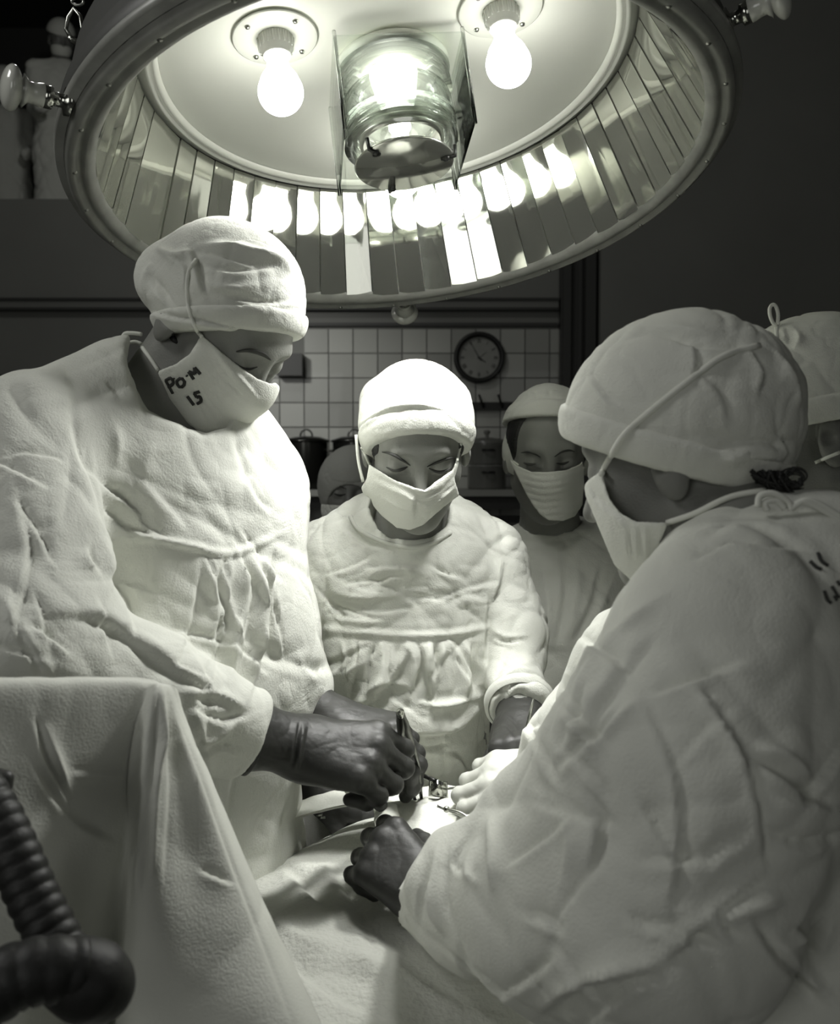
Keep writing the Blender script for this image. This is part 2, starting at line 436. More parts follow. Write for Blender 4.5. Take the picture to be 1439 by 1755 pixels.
# back wall with the opening of the observers' gallery in the upper left
zl = wpx(60, 341)[2]; xg = -1.35
def wall_mb(y0, y1, holes, name, m):
    mb = MB(); xs = sorted({XL, XR}|{h[0] for h in holes}|{h[1] for h in holes})
    for a, b in zip(xs, xs[1:]):
        hs = [h for h in holes if h[0] <= a and h[1] >= b]
        z = 0
        for h in sorted(hs, key=lambda q: q[2]):
            mb.box(((a+b)/2, (y0+y1)/2, (z+h[2])/2), ((b-a)/2, (y1-y0)/2, (h[2]-z)/2)); z = h[3]
        mb.box(((a+b)/2, (y0+y1)/2, (z+ZC)/2), ((b-a)/2, (y1-y0)/2, (ZC-z)/2))
    o = mb.build(name, m, None, False); o['kind'] = 'structure'
wall_mb(YB, YB+.12, [(-3.6, xg, zl, ZC-.15)], 'wall_back', 'wall')
wall_mb(YF-.1, YF, [(-2.8, -1.0, 1.1, 3.1), (1.1, 2.4, 1.1, 3.1)], 'wall_front', 'wall2')
gal = MB(); gal.box((-2.45, YB+1.95, ZC/2), (1.4, .05, ZC/2)); gal.box((-3.8, YB+1.0, ZC/2), (.05, .95, ZC/2)); gal.box((-1.1, YB+1.0, ZC/2), (.05, .95, ZC/2)); gal.box((-2.45, YB+1.0, ZC+.02), (1.4, .95, .05))
o = gal.build('wall_gallery', 'trim', None, False); o['kind'] = 'structure'
for i, (a, b) in enumerate(((-2.8, -1.0), (1.1, 2.4))):  # unseen windows, added to go with the camera-side fill lights
    wf = MB(); cx_ = (a+b)/2
    for x in (a+.03, cx_, b-.03): wf.box((x, YF-.05, 2.1), (.03, .03, 1.0))
    for z in (1.13, 1.8, 2.45, 3.07): wf.box((cx_, YF-.05, z), ((b-a)/2, .03, .03))
    q = wf.build('window_%d' % (i+1), 'shelf', None, False); q['kind'] = 'structure'
# mouldings on the dark wall left of the tiles and above them
def hbar(py, x0, x1, th, dep, m, name):
    a = wpx(x0, py); b = wpx(x1, py)
    return struct(name, ((a[0]+b[0])/2, YB-dep/2, a[2]), ((b[0]-a[0])/2, dep/2, th), m)
XW = wpx(0, 500)[0]
hbar(523, -250, 955, .022, .05, 'wall2', 'trim_1'); hbar(515, -250, 955, .006, .07, 'trim', 'trim_2'); hbar(532, -250, 955, .005, .06, 'trim', 'trim_3')
hbar(645, -250, 445, .007, .05, 'trim', 'trim_4'); hbar(660, -250, 445, .035, .03, 'wall', 'trim_5'); hbar(679, -250, 445, .012, .05, 'trim', 'trim_6')
hbar(557, 480, 955, .010, .03, 'trim', 'trim_7')
# tiled panel (real tiles with gaps, one mesh)
def tiles():
    m = bpy.data.materials.new('glazed_tile'); m.use_nodes = True; nt = m.node_tree; b = nt.nodes['Principled BSDF']
    b.inputs['Roughness'].default_value = .3; b.inputs['Coat Weight'].default_value = .2
    tc = nt.nodes.new('ShaderNodeTexCoord'); mp = nt.nodes.new('ShaderNodeVectorMath'); mp.operation = 'SNAP'
    ad = nt.nodes.new('ShaderNodeVectorMath'); ad.inputs[1].default_value = (-xl+T*20, 0, -z0+T*20)
    nt.links.new(tc.outputs['Object'], ad.inputs[0]); nt.links.new(ad.outputs[0], mp.inputs[0]); mp.inputs[1].default_value = (T, 50, T)
    wn = nt.nodes.new('ShaderNodeTexWhiteNoise'); nt.links.new(mp.outputs[0], wn.inputs['Vector'])
    cr = nt.nodes.new('ShaderNodeValToRGB'); cr.color_ramp.elements[0].color = g(.30); cr.color_ramp.elements[1].color = g(.44)
    nt.links.new(wn.outputs['Value'], cr.inputs[0]); nt.links.new(cr.outputs[0], b.inputs['Base Color'])
    M['tile'] = m
x0 = wpx(521, 600)[0]; T = (wpx(563, 600)[0]-x0); z0 = wpx(600, 606)[2]
xl = x0-2*T; tiles()
tb = MB()
nxt = int((wpx(960, 600)[0]-xl)/T)+1
for i in range(nxt):
    for j in range(-12, 2):
        cx_ = xl+(i+.5)*T; cz = z0+(j-.5)*T+T
        if j >= 1 and cz > wpx(600, 560)[2]: continue
        if i < 2 and j > -1: continue
        e = .0035
        tb.add([(cx_-T/2+e, YB-.012, cz-T/2+e), (cx_+T/2-e, YB-.012, cz-T/2+e), (cx_+T/2-e, YB-.012, cz+T/2-e), (cx_-T/2+e, YB-.012, cz+T/2-e),
                (cx_-T/2+e, YB+.0, cz-T/2+e), (cx_+T/2-e, YB+.0, cz-T/2+e), (cx_+T/2-e, YB+.0, cz+T/2-e), (cx_-T/2+e, YB+.0, cz+T/2-e)],
               [(0, 1, 2, 3), (0, 4, 5, 1), (1, 5, 6, 2), (2, 6, 7, 3), (3, 7, 4, 0)])
q = tb.build('wall_tiling', 'tile', None, False); q['kind'] = 'structure'
# door casing at the right end of the tiles
a = wpx(957, 600)[0]; b = wpx(1018, 600)[0]
mb = MB(); mb.box(((a+b)/2, YB-.05, ZC/2), ((b-a)/2, .05, ZC/2)); mb.box((a+.03, YB-.07, ZC/2), (.022, .07, ZC/2)); mb.box((b-.05, YB-.08, ZC/2), (.03, .08, ZC/2)); mb.box(((a+b)/2, YB-.06, ZC/2), (.012, .06, ZC/2))
q = mb.build('trim_8', 'trim', None, False); q['kind'] = 'structure'
struct('wall_pier', ((b+XR)/2, YB-.10, ZC/2), ((XR-b)/2, .10, ZC/2), 'wall')
# dark duct box by the surgeon's forehead
c = wpx(500, 628); tag(MB().box((c[0], YB-.06, c[2]), (.075, .06, .065)).build('switch_box', 'trim', None, False), 'small dark box on the wall beside the surgeon\'s forehead', 'box')
# clock
c = wpx(820, 614); r = 43/F*YB
ck = thing('wall_clock', 'round dark-rimmed clock hung on the tiled wall', 'clock', (c[0], YB-.012, c[2]))
MB().lathe([(r*.80, 0), (r*.80, .03), (r*.84, .05), (r*.93, .06), (r, .045), (r, 0)], (c[0], YB-.012, c[2]), (0, -1, 0), 64).build('clock_case', 'dark', ck)
MB().lathe([(0, .022), (r*.82, .022)], (c[0], YB-.012, c[2]), (0, -1, 0), 64).build('dial', 'clockface', ck)
yd = YB-.012-.0235
for k in range(12):
    nm = MB()
    a_ = 2*math.pi*k/12; rr = r*.66; cc = np.array([c[0]+rr*math.sin(a_), yd, c[2]+rr*math.cos(a_)])
    # Roman style strokes pointing at the centre
    rad = np.array([math.sin(a_), 0, math.cos(a_)]); tan = np.array([math.cos(a_), 0, -math.sin(a_)])
    pat = {0: 'XII', 1: 'I', 2: 'II', 3: 'III', 4: 'IIII', 5: 'V', 6: 'VI', 7: 'VII', 8: 'VIII', 9: 'IX', 10: 'X', 11: 'XI'}[k]
    w_ = .006; tot = sum(.010 if ch in 'VX' else w_ for ch in pat); s_ = -tot/2
    for ch in pat:
        wd = .010 if ch in 'VX' else w_; m_ = s_+wd/2; s_ += wd
        segs = {'I': [((0, -1), (0, 1))], 'V': [((-1, 1), (0, -1)), ((1, 1), (0, -1))], 'X': [((-1, 1), (1, -1)), ((1, 1), (-1, -1))]}[ch]
        for p_, q_ in segs:
            pts = [cc+tan*(m_+e_[0]*wd*.38)+rad*e_[1]*.012 for e_ in (p_, q_)]
            nm.tube(pts, .0012, 4)
    nm.build('numeral', 'ink', ck)
def hand_px(x, y, wd):
    e_ = wpx(x, y); d_ = np.array([e_[0]-c[0], 0, e_[2]-c[2]]); o_ = np.array([c[0], yd-.004, c[2]])
    return MB().tube([o_-d_*.2, o_, o_+d_], [wd, wd, wd*.5], 6)
hand_px(831, 622, .004).build('hour_hand', 'ink', ck); hand_px(806, 589, .003).build('minute_hand', 'ink', ck); hand_px(834, 604, .0015).build('second_hand', 'ink', ck)
# shelf and vessels
ys0, ys1 = YB-.46, YB-.02
zs = wpx(700, 845, ys0)[2]
xa = wpx(494, 850, ys0)[0]; xb = wpx(905, 850, ys0)[0]
sh = thing('wall_shelf', 'painted wall shelf that carries the cooking pots', 'shelf', ((xa+xb)/2, (ys0+ys1)/2, zs))
MB().box(((xa+xb)/2, (ys0+ys1)/2, zs), ((xb-xa)/2, (ys1-ys0)/2, .018)).build('shelf_board', 'shelf', sh, False)
MB().box((xa-.01, ys0+.03, zs-.25), (.03, .03, .38)).build('shelf_post', 'trim', sh, False)
MB().box(((xa+xb)/2, ys0+.12, zs-.06), ((xb-xa)/2, .02, .035)).build('shelf_rail', 'trim', sh, False)
zt = zs+.018
def pot(px, rpx, htop, label, group, m='pot', Y=YB-.28):
    q = wpx(px, 800, Y); r = rpx/F*Y; zt_ = wpx(px, htop, Y)[2]; h = zt_-zt
    t = thing('stock_pot', label, 'pot', (q[0], Y, zt), group); o_ = (q[0], Y, zt)
    MB().lathe([(0, 0), (r*.97, 0), (r, .01), (r, h)], o_, (0, 0, 1), 48).build('pot_body', m, t)
    MB().lathe([(r*1.0, h-.006), (r*1.09, h), (r*1.09, h+.008), (r*.6, h+.028), (0, h+.034)], o_, (0, 0, 1), 48).build('lid', m, t)
    MB().tube([np.array(o_)+[.035*math.cos(a_), 0, h+.03+.04*math.sin(a_)] for a_ in np.linspace(0, math.pi, 12)], .005, 8).build('lid_handle', m, t)
    for s_ in (-1, 1):
        MB().tube([np.array(o_)+[s_*(r+.012*math.sin(a_)), .04*math.cos(a_), h-.05] for a_ in np.linspace(0, math.pi, 10)], .006, 8).build('side_handle', 'steel', t)
    return t
pot(525, 37, 757, 'tall dark metal stock pot at the left end of the shelf', None)
pot(607, 37, 757, 'dark metal stock pot half hidden behind the middle nurse\'s cap', None)
def can(px, rpx, y0, y1, label, lid=True):
    Y = YB-.28; q = wpx(px, 800, Y); r = rpx/F*Y; za = wpx(px, y0, Y)[2] if y0 else zt; zb = wpx(px, y1, Y)[2]; h = zb-za
    t = thing('enamel_canister', label, 'canister', (q[0], Y, za)); o_ = (q[0], Y, za)
    MB().lathe([(0, 0), (r*.97, 0), (r, .012), (r, h-.01), (r*1.03, h-.005), (r*1.03, h), (r*.9, h+.001), (0, h+.001)], o_, (0, 0, 1), 48).build('canister_body', 'enamelpot', t)
    if lid:
        MB().lathe([(r*1.03, h+.003), (r*1.03, h+.018), (r*.85, h+.03), (r*.3, h+.04), (0, h+.042)], o_, (0, 0, 1), 48).build('lid', 'enamelpot', t)
        MB().lathe([(0, h+.085), (.018, h+.08), (.02, h+.068), (.01, h+.055), (.012, h+.04)], o_, (0, 0, 1), 20).build('lid_knob', 'enamelpot', t)
    MB().tube([np.array(o_)+[.3*r*k+0, -r-.002-.03*(1-k*k), h*.72] for k in np.linspace(-1, 1, 9)], .006, 8).build('handle', 'dark', t)
    return t
can(834, 33, None, 798, 'lower grey enamel canister in the stack on the shelf', False)
can(834, 33, 797, 762, 'upper grey enamel canister with knobbed lid, stacked on the other one')
def rail(y, x0, x1, hooks, label):
    a = wpx(x0, y+5); b = wpx(x1, y-3); t = thing('hook_rail', label, 'rail', (a[0], YB-.05, a[2]))
    MB().box(((a[0]+b[0])/2, YB-.04, (a[2]+b[2])/2), ((b[0]-a[0])/2, .022, .022)).build('rail_bar', 'dark', t, False)
    for hx in hooks:
        q = wpx(hx, y); MB().tube([(q[0], YB-.06, q[2]-.01), (q[0]-.01, YB-.10, q[2]+.01), (q[0]-.03, YB-.12, q[2]+.06)], .008, 8).build('hook', 'dark', t)
rail(696, 800, 880, (827, 859), 'dark rail with two hooks on the tiles below the clock')
rail(888, 790, 900, (798, 835), 'dark rail with hooks on the tiles under the shelf')
c = wpx(828, 860, YB-.05)
tp = thing('water_tap', 'small plated pipe with tap on the tiles beneath the shelf', 'tap', (c[0], YB-.05, c[2]))
MB().tube([(c[0], YB-.02, c[2]+.02), (c[0], YB-.07, c[2]+.02), (c[0], YB-.07, c[2]-.08)], .01, 10).build('pipe', 'chrome', tp)
MB().tube([(c[0]-.04, YB-.07, c[2]+.02), (c[0]+.04, YB-.07, c[2]+.02)], .008, 10).build('tap_handle', 'dark', tp)
# ------------------------------------------------------------------ operating lamp
LC = cam2w([-.0222, .4668, 1.3962]); LN = nrm(dirw([.1179, -.9777, -.1735]))   # opening centre, direction it faces
lx = nrm(np.cross(LN, FW_)); 
if lx[0] < 0: lx = -lx
ly = np.cross(LN, lx)
if ly[1] < 0: ly = -ly     # away from the camera
RO, RI, HP, RP = .447, .421, .184, .336
def lp(x, y, h): return LC+lx*x+ly*y-LN*h      # h = depth above the opening
lamp = thing('operating_lamp', 'big round mirrored operating lamp hanging over the table', 'lamp', tuple(LC))
AX = -LN
def on_plate(px, py, h=HP):
    d = P(px, py, 1)-CAM; o_ = LC-LN*h; t = ((o_-CAM) @ LN)/(d @ LN); q = CAM+d*t-LC; return q @ lx, q @ ly
MB().lathe([(RO, -.002), (RO+.012, .02), (RO+.010, .05), (RO+.004, .052), (RO-.012, .12), (RO-.05, .20), (RO-.12, .26), (RO-.24, .30), (0, .31)], LC, AX, 128).build('housing', 'housing', lamp)
MB().lathe([(RI-.008, .012), (RI-.008, .004), (RI, -.004), (RI+.006, -.006), (RI+.010, -.001), (RI+.014, -.001), (RI+.018, -.008), (RO-.004, -.008), (RO+.003, -.003), (RO+.004, .006), (RO+.014, .008), (RO+.016, .018), (RO+.012, .024)], LC, AX, 160).build('rim_ring', 'rim', lamp)
MB().lathe([(0, HP), (RP, HP)], LC, AX, 96).build('reflector_plate', 'enamel', lamp)
MB().lathe([(RP-.012, HP-.001), (RP-.009, HP-.008), (RP-.004, HP-.009), (RP, HP-.006), (RP+.003, HP-.011), (RP+.008, HP-.008), (RP+.010, HP-.005), (RP+.020, HP-.002), (RP+.020, HP)], LC, AX, 128).build('inner_ring', 'enamel', lamp)
MB().lathe([(RP+.026, HP-.001), (RI+.004, .002)], LC, AX, 108).build('mirror_backing', 'enamel', lamp)
NM = 54
for k in range(NM):
    a0 = 2*math.pi*(k+.02)/NM; a1 = 2*math.pi*(k+.98)/NM
    r0, r1, h0, h1 = RP+.019, RI-.007, HP-.004, .004
    V = [lp(r1*math.cos(a0), r1*math.sin(a0), h1), lp(r1*math.cos(a1), r1*math.sin(a1), h1), lp(r0*math.cos(a1), r0*math.sin(a1), h0), lp(r0*math.cos(a0), r0*math.sin(a0), h0)]
    n_ = nrm(np.cross(V[1]-V[0], V[3]-V[0])); rad = nrm(lp(math.cos((a0+a1)/2), math.sin((a0+a1)/2), 0)-LC)
    if n_ @ rad < 0: n_ = -n_
    # each strip has its own slight tilt, as hand-set strips do
    jit = random.uniform(-.0022, .0022); V[0] = V[0]+n_*jit; V[3] = V[3]+n_*jit
    B_ = [v+n_*.004 for v in V]
    MB().add(V+B_, [(0, 1, 2, 3), (7, 6, 5, 4), (0, 4, 5, 1), (1, 5, 6, 2), (2, 6, 7, 3), (3, 7, 4, 0)]).build('mirror_strip', 'mirror', lamp, False)
for k in range(28):
    a_ = 2*math.pi*(k+.37)/28; q = lp((RI+.018)*math.cos(a_), (RI+.018)*math.sin(a_), -.0065)
    MB().lathe([(.0035, 0), (.003, .0022), (0, .003)], q, LN, 10).build('rivet', 'steel', lamp)
def bulb(px, py, seen=True):
    x, y = on_plate(px, py)
    return bulb_at(x, y)
def bulb_at(x, y):
    o_ = lp(x, y, HP-.001)
    MB().lathe([(.056, 0), (.058, .002), (.056, .0035), (0, .0035)], o_, LN, 48).build('bulb_flange', 'enamel', lamp)
    for k in range(4):
        a_ = math.pi/4+k*math.pi/2; MB().lathe([(.004, .003), (.003, .006), (0, .0065)], o_+lx*.045*math.cos(a_)+ly*.045*math.sin(a_), LN, 10).build('screw', 'steel', lamp)
    sk = MB(); sk.lathe([(.024, .003), (.023, .02), (.019, .026), (.019, .03), (.016, .03)], o_, LN, 32)
    for k in range(20):
        a_ = 2*math.pi*k/20; d_ = lx*math.cos(a_)+ly*math.sin(a_); sk.tube([o_+d_*.0235+LN*.005, o_+d_*.022+LN*.02], .0022, 6)
    sk.build('lamp_socket', 'porcelain', lamp)
    R = .0305; prof = [(.0135, .022), (.0145, .042)]
    for t in np.linspace(0, 1, 7): prof.append((.0145+(R*.86-.0145)*(t*t*(3-2*t)), .042+.026*t))
    cz = .083
    for a_ in np.linspace(math.radians(148), math.radians(0), 22)[1:]: prof.append((R*math.sin(a_), cz+R*math.cos(a_)))
    prof = [p for i, p in enumerate(prof)]
    MB().lathe(prof, o_, LN, 40).build('light_bulb', 'bulb', lamp)
    return o_
BEAM = 1.0
# light thrown down by the mirror ring, each part of the ring to its own side of the table
for x_, y_, tg, pw, cone in ((.27, -.10, (-.32, 1.20, 1.36), 19, 90), (.02, -.27, (.0, 1.50, 1.26), 9.5, 64), (-.25, -.10, (.22, 1.15, 1.12), 6, 74), (.06, -.20, (.0, 1.22, 1.08), 7, 74), (.08, -.22, (.05, 1.27, 1.10), 9, 32)):
    light('operating_beam', 'SPOT', tuple(lp(x_, y_, .03)), tg, pw*BEAM, .06, spot=cone, blend=.8)
b1 = bulb(471, 62); b2 = bulb(857, 14)
x1, y1 = on_plate(471, 62); x2, y2 = on_plate(857, 14); mx, my = (x1+x2)/2, (y1+y2)/2; hx, hy = (x2-x1)/2, (y2-y1)/2

# central drum lens, square glass case, lower disc
LXY = on_plate(671, 106); bulb_at(*on_plate(677, 224))
o_ = lp(LXY[0], LXY[1], HP)
lens = []
Hh = .140
MB().lathe([(.070, 0), (.082, .006), (.082, .014), (.070, .018), (0, .018)], o_, LN, 48).build('lens_mount', 'enamel', lamp)
out = []
for t in np.linspace(0, 1, 60):
    h_ = .02+(Hh-.03)*t; e_ = abs(t-.5)*2
    if e_ < .42: r_ = .061+.017*math.sqrt(1-(e_/.45)**2)
    else: r_ = .066+.016*(1-((e_-.42)*5.2 % 1.0))
    out.append((r_, h_))
inn = [(r_-.004, h_) for r_, h_ in out[::-1]]
MB().lathe(out+inn+[out[0]], o_, LN, 64).build('drum_lens', 'lens', lamp)
for k in range(4):
    a_ = k*math.pi/2+math.radians(8); c_ = lx*math.cos(a_)+ly*math.sin(a_); s_ = np.cross(LN, c_)
    MB().box(o_+c_*.088+LN*(.02+(Hh-.01)/2), (.0018, .086, (Hh-.01)/2), (c_, s_, LN)).build('glass_pane', 'pane', lamp, False)
    e_ = o_+(c_+s_)*.0875
    MB().tube([e_+LN*.012, e_+LN*(Hh+.016)], .0026, 6).build('case_edge', 'lens', lamp)
MB().lathe([(0, Hh+.018), (.069, Hh+.018), (.071, Hh+.0205), (.069, Hh+.023), (0, Hh+.023)], o_, LN, 48).build('lens_disc', mat('disc_mirror', .4, .12, .7), lamp)
for k in range(3):
    a_ = math.radians(90+120*k+20); c_ = lx*math.cos(a_)+ly*math.sin(a_); q = o_+c_*.060+LN*(Hh+.024)
    mb = MB(); mb.tube([q-c_*.008, q, q+c_*.012, q+c_*.014-LN*.016], .003, 6); mb.lathe([(.005, 0), (.005, .004), (0, .005)], q, LN, 12); mb.build('disc_clip', 'dark', lamp)
MB().lathe([(.026, .022), (.023, .035), (.017, .060), (.014, .085), (.016, .105), (.010, .115), (0, .117)], o_, LN, 32).build('inner_bulb', 'filament', lamp)
MB().lathe([(.055, Hh-.036), (.060, Hh-.034), (.060, Hh-.012), (.055, Hh-.010)], o_, LN, 48).build('lens_collar', mat('polished_collar', .75, .2, .35), lamp)
light('lens_beam', 'SPOT', tuple(o_+LN*(Hh+.05)), tuple(P(775, 1385, 1.27)), 9, .04, spot=30, blend=.9)
# handles
def handle(ang, hgt=.02, droop=0):
    rd = lx*math.cos(ang)+ly*math.sin(ang); rd = nrm(rd+LN*droop); q = LC-LN*hgt+(lx*math.cos(ang)+ly*math.sin(ang))*(RO+.008)
    MB().lathe([(.016, 0), (.016, .006), (.008, .008), (.008, .018), (.013, .02), (.013, .030), (0, .03)], q, rd, 24).build('handle_ferrule', 'chrome', lamp)
    pr = [(.012, .028), (.014, .030), (.012, .040), (.012, .046), (.019, .052)]
    for a_ in np.linspace(-60, 90, 14): pr.append((.026*math.cos(math.radians(a_)), .064+.012*math.sin(math.radians(a_))))
    MB().lathe(pr, q, rd, 32).build('handle_knob', 'porcelain', lamp)
def ang_of(px, py):
    x, y = on_plate(px, py, .02); return math.atan2(y, x)
handle(ang_of(118, 165), .012, -.05); handle(ang_of(1250, 50), .03, -.05); handle(ang_of(692, 528), .02, .2)
q = P(125, 100, 1.30)
mb = MB(); mb.tube([P(132, 88, 1.33), P(142, 55, 1.33), P(138, 28, 1.33), P(126, 15, 1.33), P(117, 30, 1.33), P(113, 50, 1.33), P(122, 66, 1.33)], .0028, 8); mb.tube([P(133, 3+6*math.sin(a), 1.33)+R_*.008*math.cos(a) for a in np.linspace(0, 6.28, 16)[:-1]], .002, 8, True)
mb.lathe([(.004, 0), (.004, .02), (0, .02)], P(130, 72, 1.33), (0, -1, -.2), 12); mb.build('chain_hook', 'steel', lamp)
MB().tube([LC-LN*.30, LC-LN*.30+np.array([0, 0, .3]), (LC[0], LC[1], ZC)], .022, 16).build('suspension_rod', 'housing', lamp)
# ------------------------------------------------------------------ people
def head_prims(O, fr, s, lidlift=0):
    f, l, u = fr; T_ = lambda x, y, z: O+s*(x*f+y*l+z*u)
    it = [(0, ell(T_(-.012, 0, .042), fr, s*np.array([.097, .076, .087]))),
          (.02*s, ell(T_(.028, 0, -.015), fr, s*np.array([.060, .060, .086])))]
    for y in (-1, 1):
        it += [(.03*s, rc(T_(-.005, y*.050, -.045), T_(.058, y*.016, -.088), .017*s, .015*s)),
               (.03*s, ball(T_(.052, y*.037, -.014), .021*s))]
    it += [(.02*s, ball(T_(.068, 0, -.087), .018*s)),
           (.018*s, rc(T_(.076, -.030, .034), T_(.076, .030, .034), .011*s, .011*s))]
    for y in (-1, 1): it += [(.016*s, ball(T_(.103, y*.032, .014), .0185*s), 's')]
    for y in (-1, 1): it += [(.004*s, ball(T_(.0715, y*.0315, .012), .0148*s)),
                             (.003*s, rc(T_(.084, y*.020, .0055), T_(.080, y*.043, .007), .0022*s, .0018*s)),
                             (.006*s, rc(T_(.074, y*.018, -.004), T_(.070, y*.044, .000), .004*s, .003*s))]
    it += [(.016*s, rc(T_(.082, 0, .022), T_(.103, 0, -.022), .0065*s, .0105*s)),
           (.006*s, ball(T_(.092, -.012, -.026), .0075*s)), (.006*s, ball(T_(.092, .012, -.026), .0075*s)),
           (.010*s, rc(T_(.080, -.018, -.056), T_(.080, .018, -.056), .009*s, .009*s)),
           (.002*s, rc(T_(.091, -.020, -.0555), T_(.091, .020, -.0555), .0015*s, .0015*s), 's')]
    for y in (-1, 1):
        e = frame(0, 0); fe = np.array([nrm(f-.25*y*l*-1), nrm(l+.25*y*f*-1), u])
        it += [(.006*s, ell(T_(-.008, y*.077, -.002), np.array([nrm(f-.4*l*y*0+.0*u), l, u]), s*np.array([.017, .009, .031]))),
               (.004*s, ball(T_(-.002, y*.088, .003), .010*s), 's')]
    return it
def neck(O, fr, s, base, r0=.050, r1=.062): return [(.03, rc(O+s*(-.022*fr[0]-.045*fr[2]), base, r0*s, r1*s))]
def person(name_label, loc): return thing('person', name_label, 'person', (loc[0], loc[1], 0))
def make_body(root, O, fr, s, nb, joints, m='skin', hf=.0024, strokes=()):
    """head, neck, torso, arms and legs as one continuous surface.
    joints: sh (2), el (2), wr (2), pelvis; feet below the pelvis"""
    it = head_prims(O, fr, s)+neck(O, fr, s, nb)
    pel = np.array(joints['pelvis']); lat = nrm((np.array(joints['sh'][1])-joints['sh'][0])*[1, 1, 0]); fw = np.cross(lat, [0, 0, 1])
    it += [(.03, rc(nb-[0, 0, .10], pel, .122, .125, fw, .62))]
    for k in (0, 1):
        sh, el, wr = joints['sh'][k], joints['el'][k], joints['wr'][k]
        it += [(.05, rc(nb-[0, 0, .04], sh, .045, .028)), (.02, rc(sh, el, .038, .033)), (.02, rc(el, wr, .037, .025))]
        hp = pel+lat*(.09 if k else -.09); kn = hp*[1, 1, 0]+[0, 0, .48]; an = kn*[1, 1, 0]+[0, 0, .09]; toe = an-[0, 0, .05]-fw*.0+nrm(-np.cross(lat, [0, 0, 1])*joints.get('fs', 1))*0
        fd = np.array(joints['fwd']); toe = an*[1, 1, 0]+fd*.14+[0, 0, .03]
        it += [(.03, rc(hp, kn, .075, .052)), (.02, rc(kn, an, .05, .036)), (.02, rc(an-[0, 0, .04], toe, .042, .03))]
    fn = U(*it)
    allp = np.array([pel+[.25, .25, 0], pel-[.25, .25, 0]]+[np.array(q) for q in joints['sh']+joints['el']+joints['wr']])
    lo = allp.min(0)-.12; hi = allp.max(0)+.12; lo[2] = -.02; r = .155*s
    lo = np.minimum(lo, O-r); hi = np.maximum(hi, O+r)
    xs = axis(lo[0], hi[0], .012, (O[0]-.135*s, O[0]+.135*s), hf); ys = axis(lo[1], hi[1], .012, (O[1]-.135*s, O[1]+.135*s), hf)
    zs = axis(lo[2], O[2]+.15*s, .012, (O[2]-.16*s, O[2]+.148*s), hf)
    V, Q = sdfmesh(fn, xs, ys, zs); V = relax(V, Q, 1, .4)
    V = folds(V, Q, strokes)
    V[:, 2] = np.maximum(V[:, 2], 0.0)
    return obj('body', V, Q, m, root)
def sdfpart(name, root, fn, lo, hi, h, m, strokes=(), cr=None, rel=2, post=None):
    V, Q = uni(fn, lo, hi, h)
    if name == 'face_mask': V, Q = biggest(V, Q)
    V = relax(V, Q, rel, .5)
    if cr: V = crumple(V, Q, *cr)
    V = folds(V, Q, strokes)
    if post is not None: V = post(V, Q)
    return obj(name, V, Q, m, root)

def make_cap(root, O, fr, s, c, r, pn, pd, h=.0026, strokes=(), m='cap', cr=(.0022, 26, 3), band=.024, bandout=.004, extra=(), outline=None):
    """soft surgical cap: c, r ellipsoid centre/radii in head units, plane pn.x > pd kept"""
    f, l, u = fr; T_ = lambda v: O+s*(v[0]*f+v[1]*l+v[2]*u)
    pw = nrm(pn[0]*f+pn[1]*l+pn[2]*u); po = O+s*pd*pw
    base = ell(T_(c), fr, s*np.array(r)); ex = [(.02, e) for e in extra]+[(.012, ell(T_((-.014, 0, .042)), fr, s*np.array([.1035, .0835, .0925])))]
    core = U((0, base), *ex) if ex else base
    cap = U((0, core), (.006, plane(po, -pw), 'i'))
    def bandf(p):
        d = core(p); x = (p-po) @ pw
        return smax(smax(d-bandout*s-.0012*np.cos(np.clip(x/(band*s)*2-1, -1.2, 1.2)*1.5), -(x+.003), .005), x-band*s, .006)
    C_ = T_(c); R = s*max(r)+.035
    o = sdfpart('surgical_cap', root, cap, C_-R, C_+R, h, m, strokes, cr)
    b = sdfpart('cap_band', root, bandf, C_-R, C_+R, h, m, strokes, (.0012, 40, 8))
    return o, b, core
def make_mask(root, O, fr, s, outline, hullr=None, h=.0021, strokes=(), infl=.006, xmin=.0, name='face_mask', th=.0045):
    f, l, u = fr; T_ = lambda x, y, z: O+s*(x*f+y*l+z*u)
    hull = U((0, ell(T_(.030, 0, -.022), fr, s*np.array([.064, .067, .094]))), (.04*s, ball(T_(.092, 0, -.018), .019*s)), (.05*s, ball(T_(.066, 0, -.088), .026*s)),
             (.04*s, ball(T_(.02, .055, -.04), .018*s)), (.04*s, ball(T_(.02, -.055, -.04), .018*s)))
    pg = poly(outline); po = O+s*xmin*f
    def fn(p):
        d = hull(p)-infl*s
        return smax(smax(np.abs(d)-th*.5, pg(p), .002), -((p-po) @ f), .003)
    C_ = T_(.04, 0, -.03); R = .135*s
    return sdfpart(name, root, fn, C_-R, C_+R, h, 'mask', strokes, (.0008, 45, 4), 1)

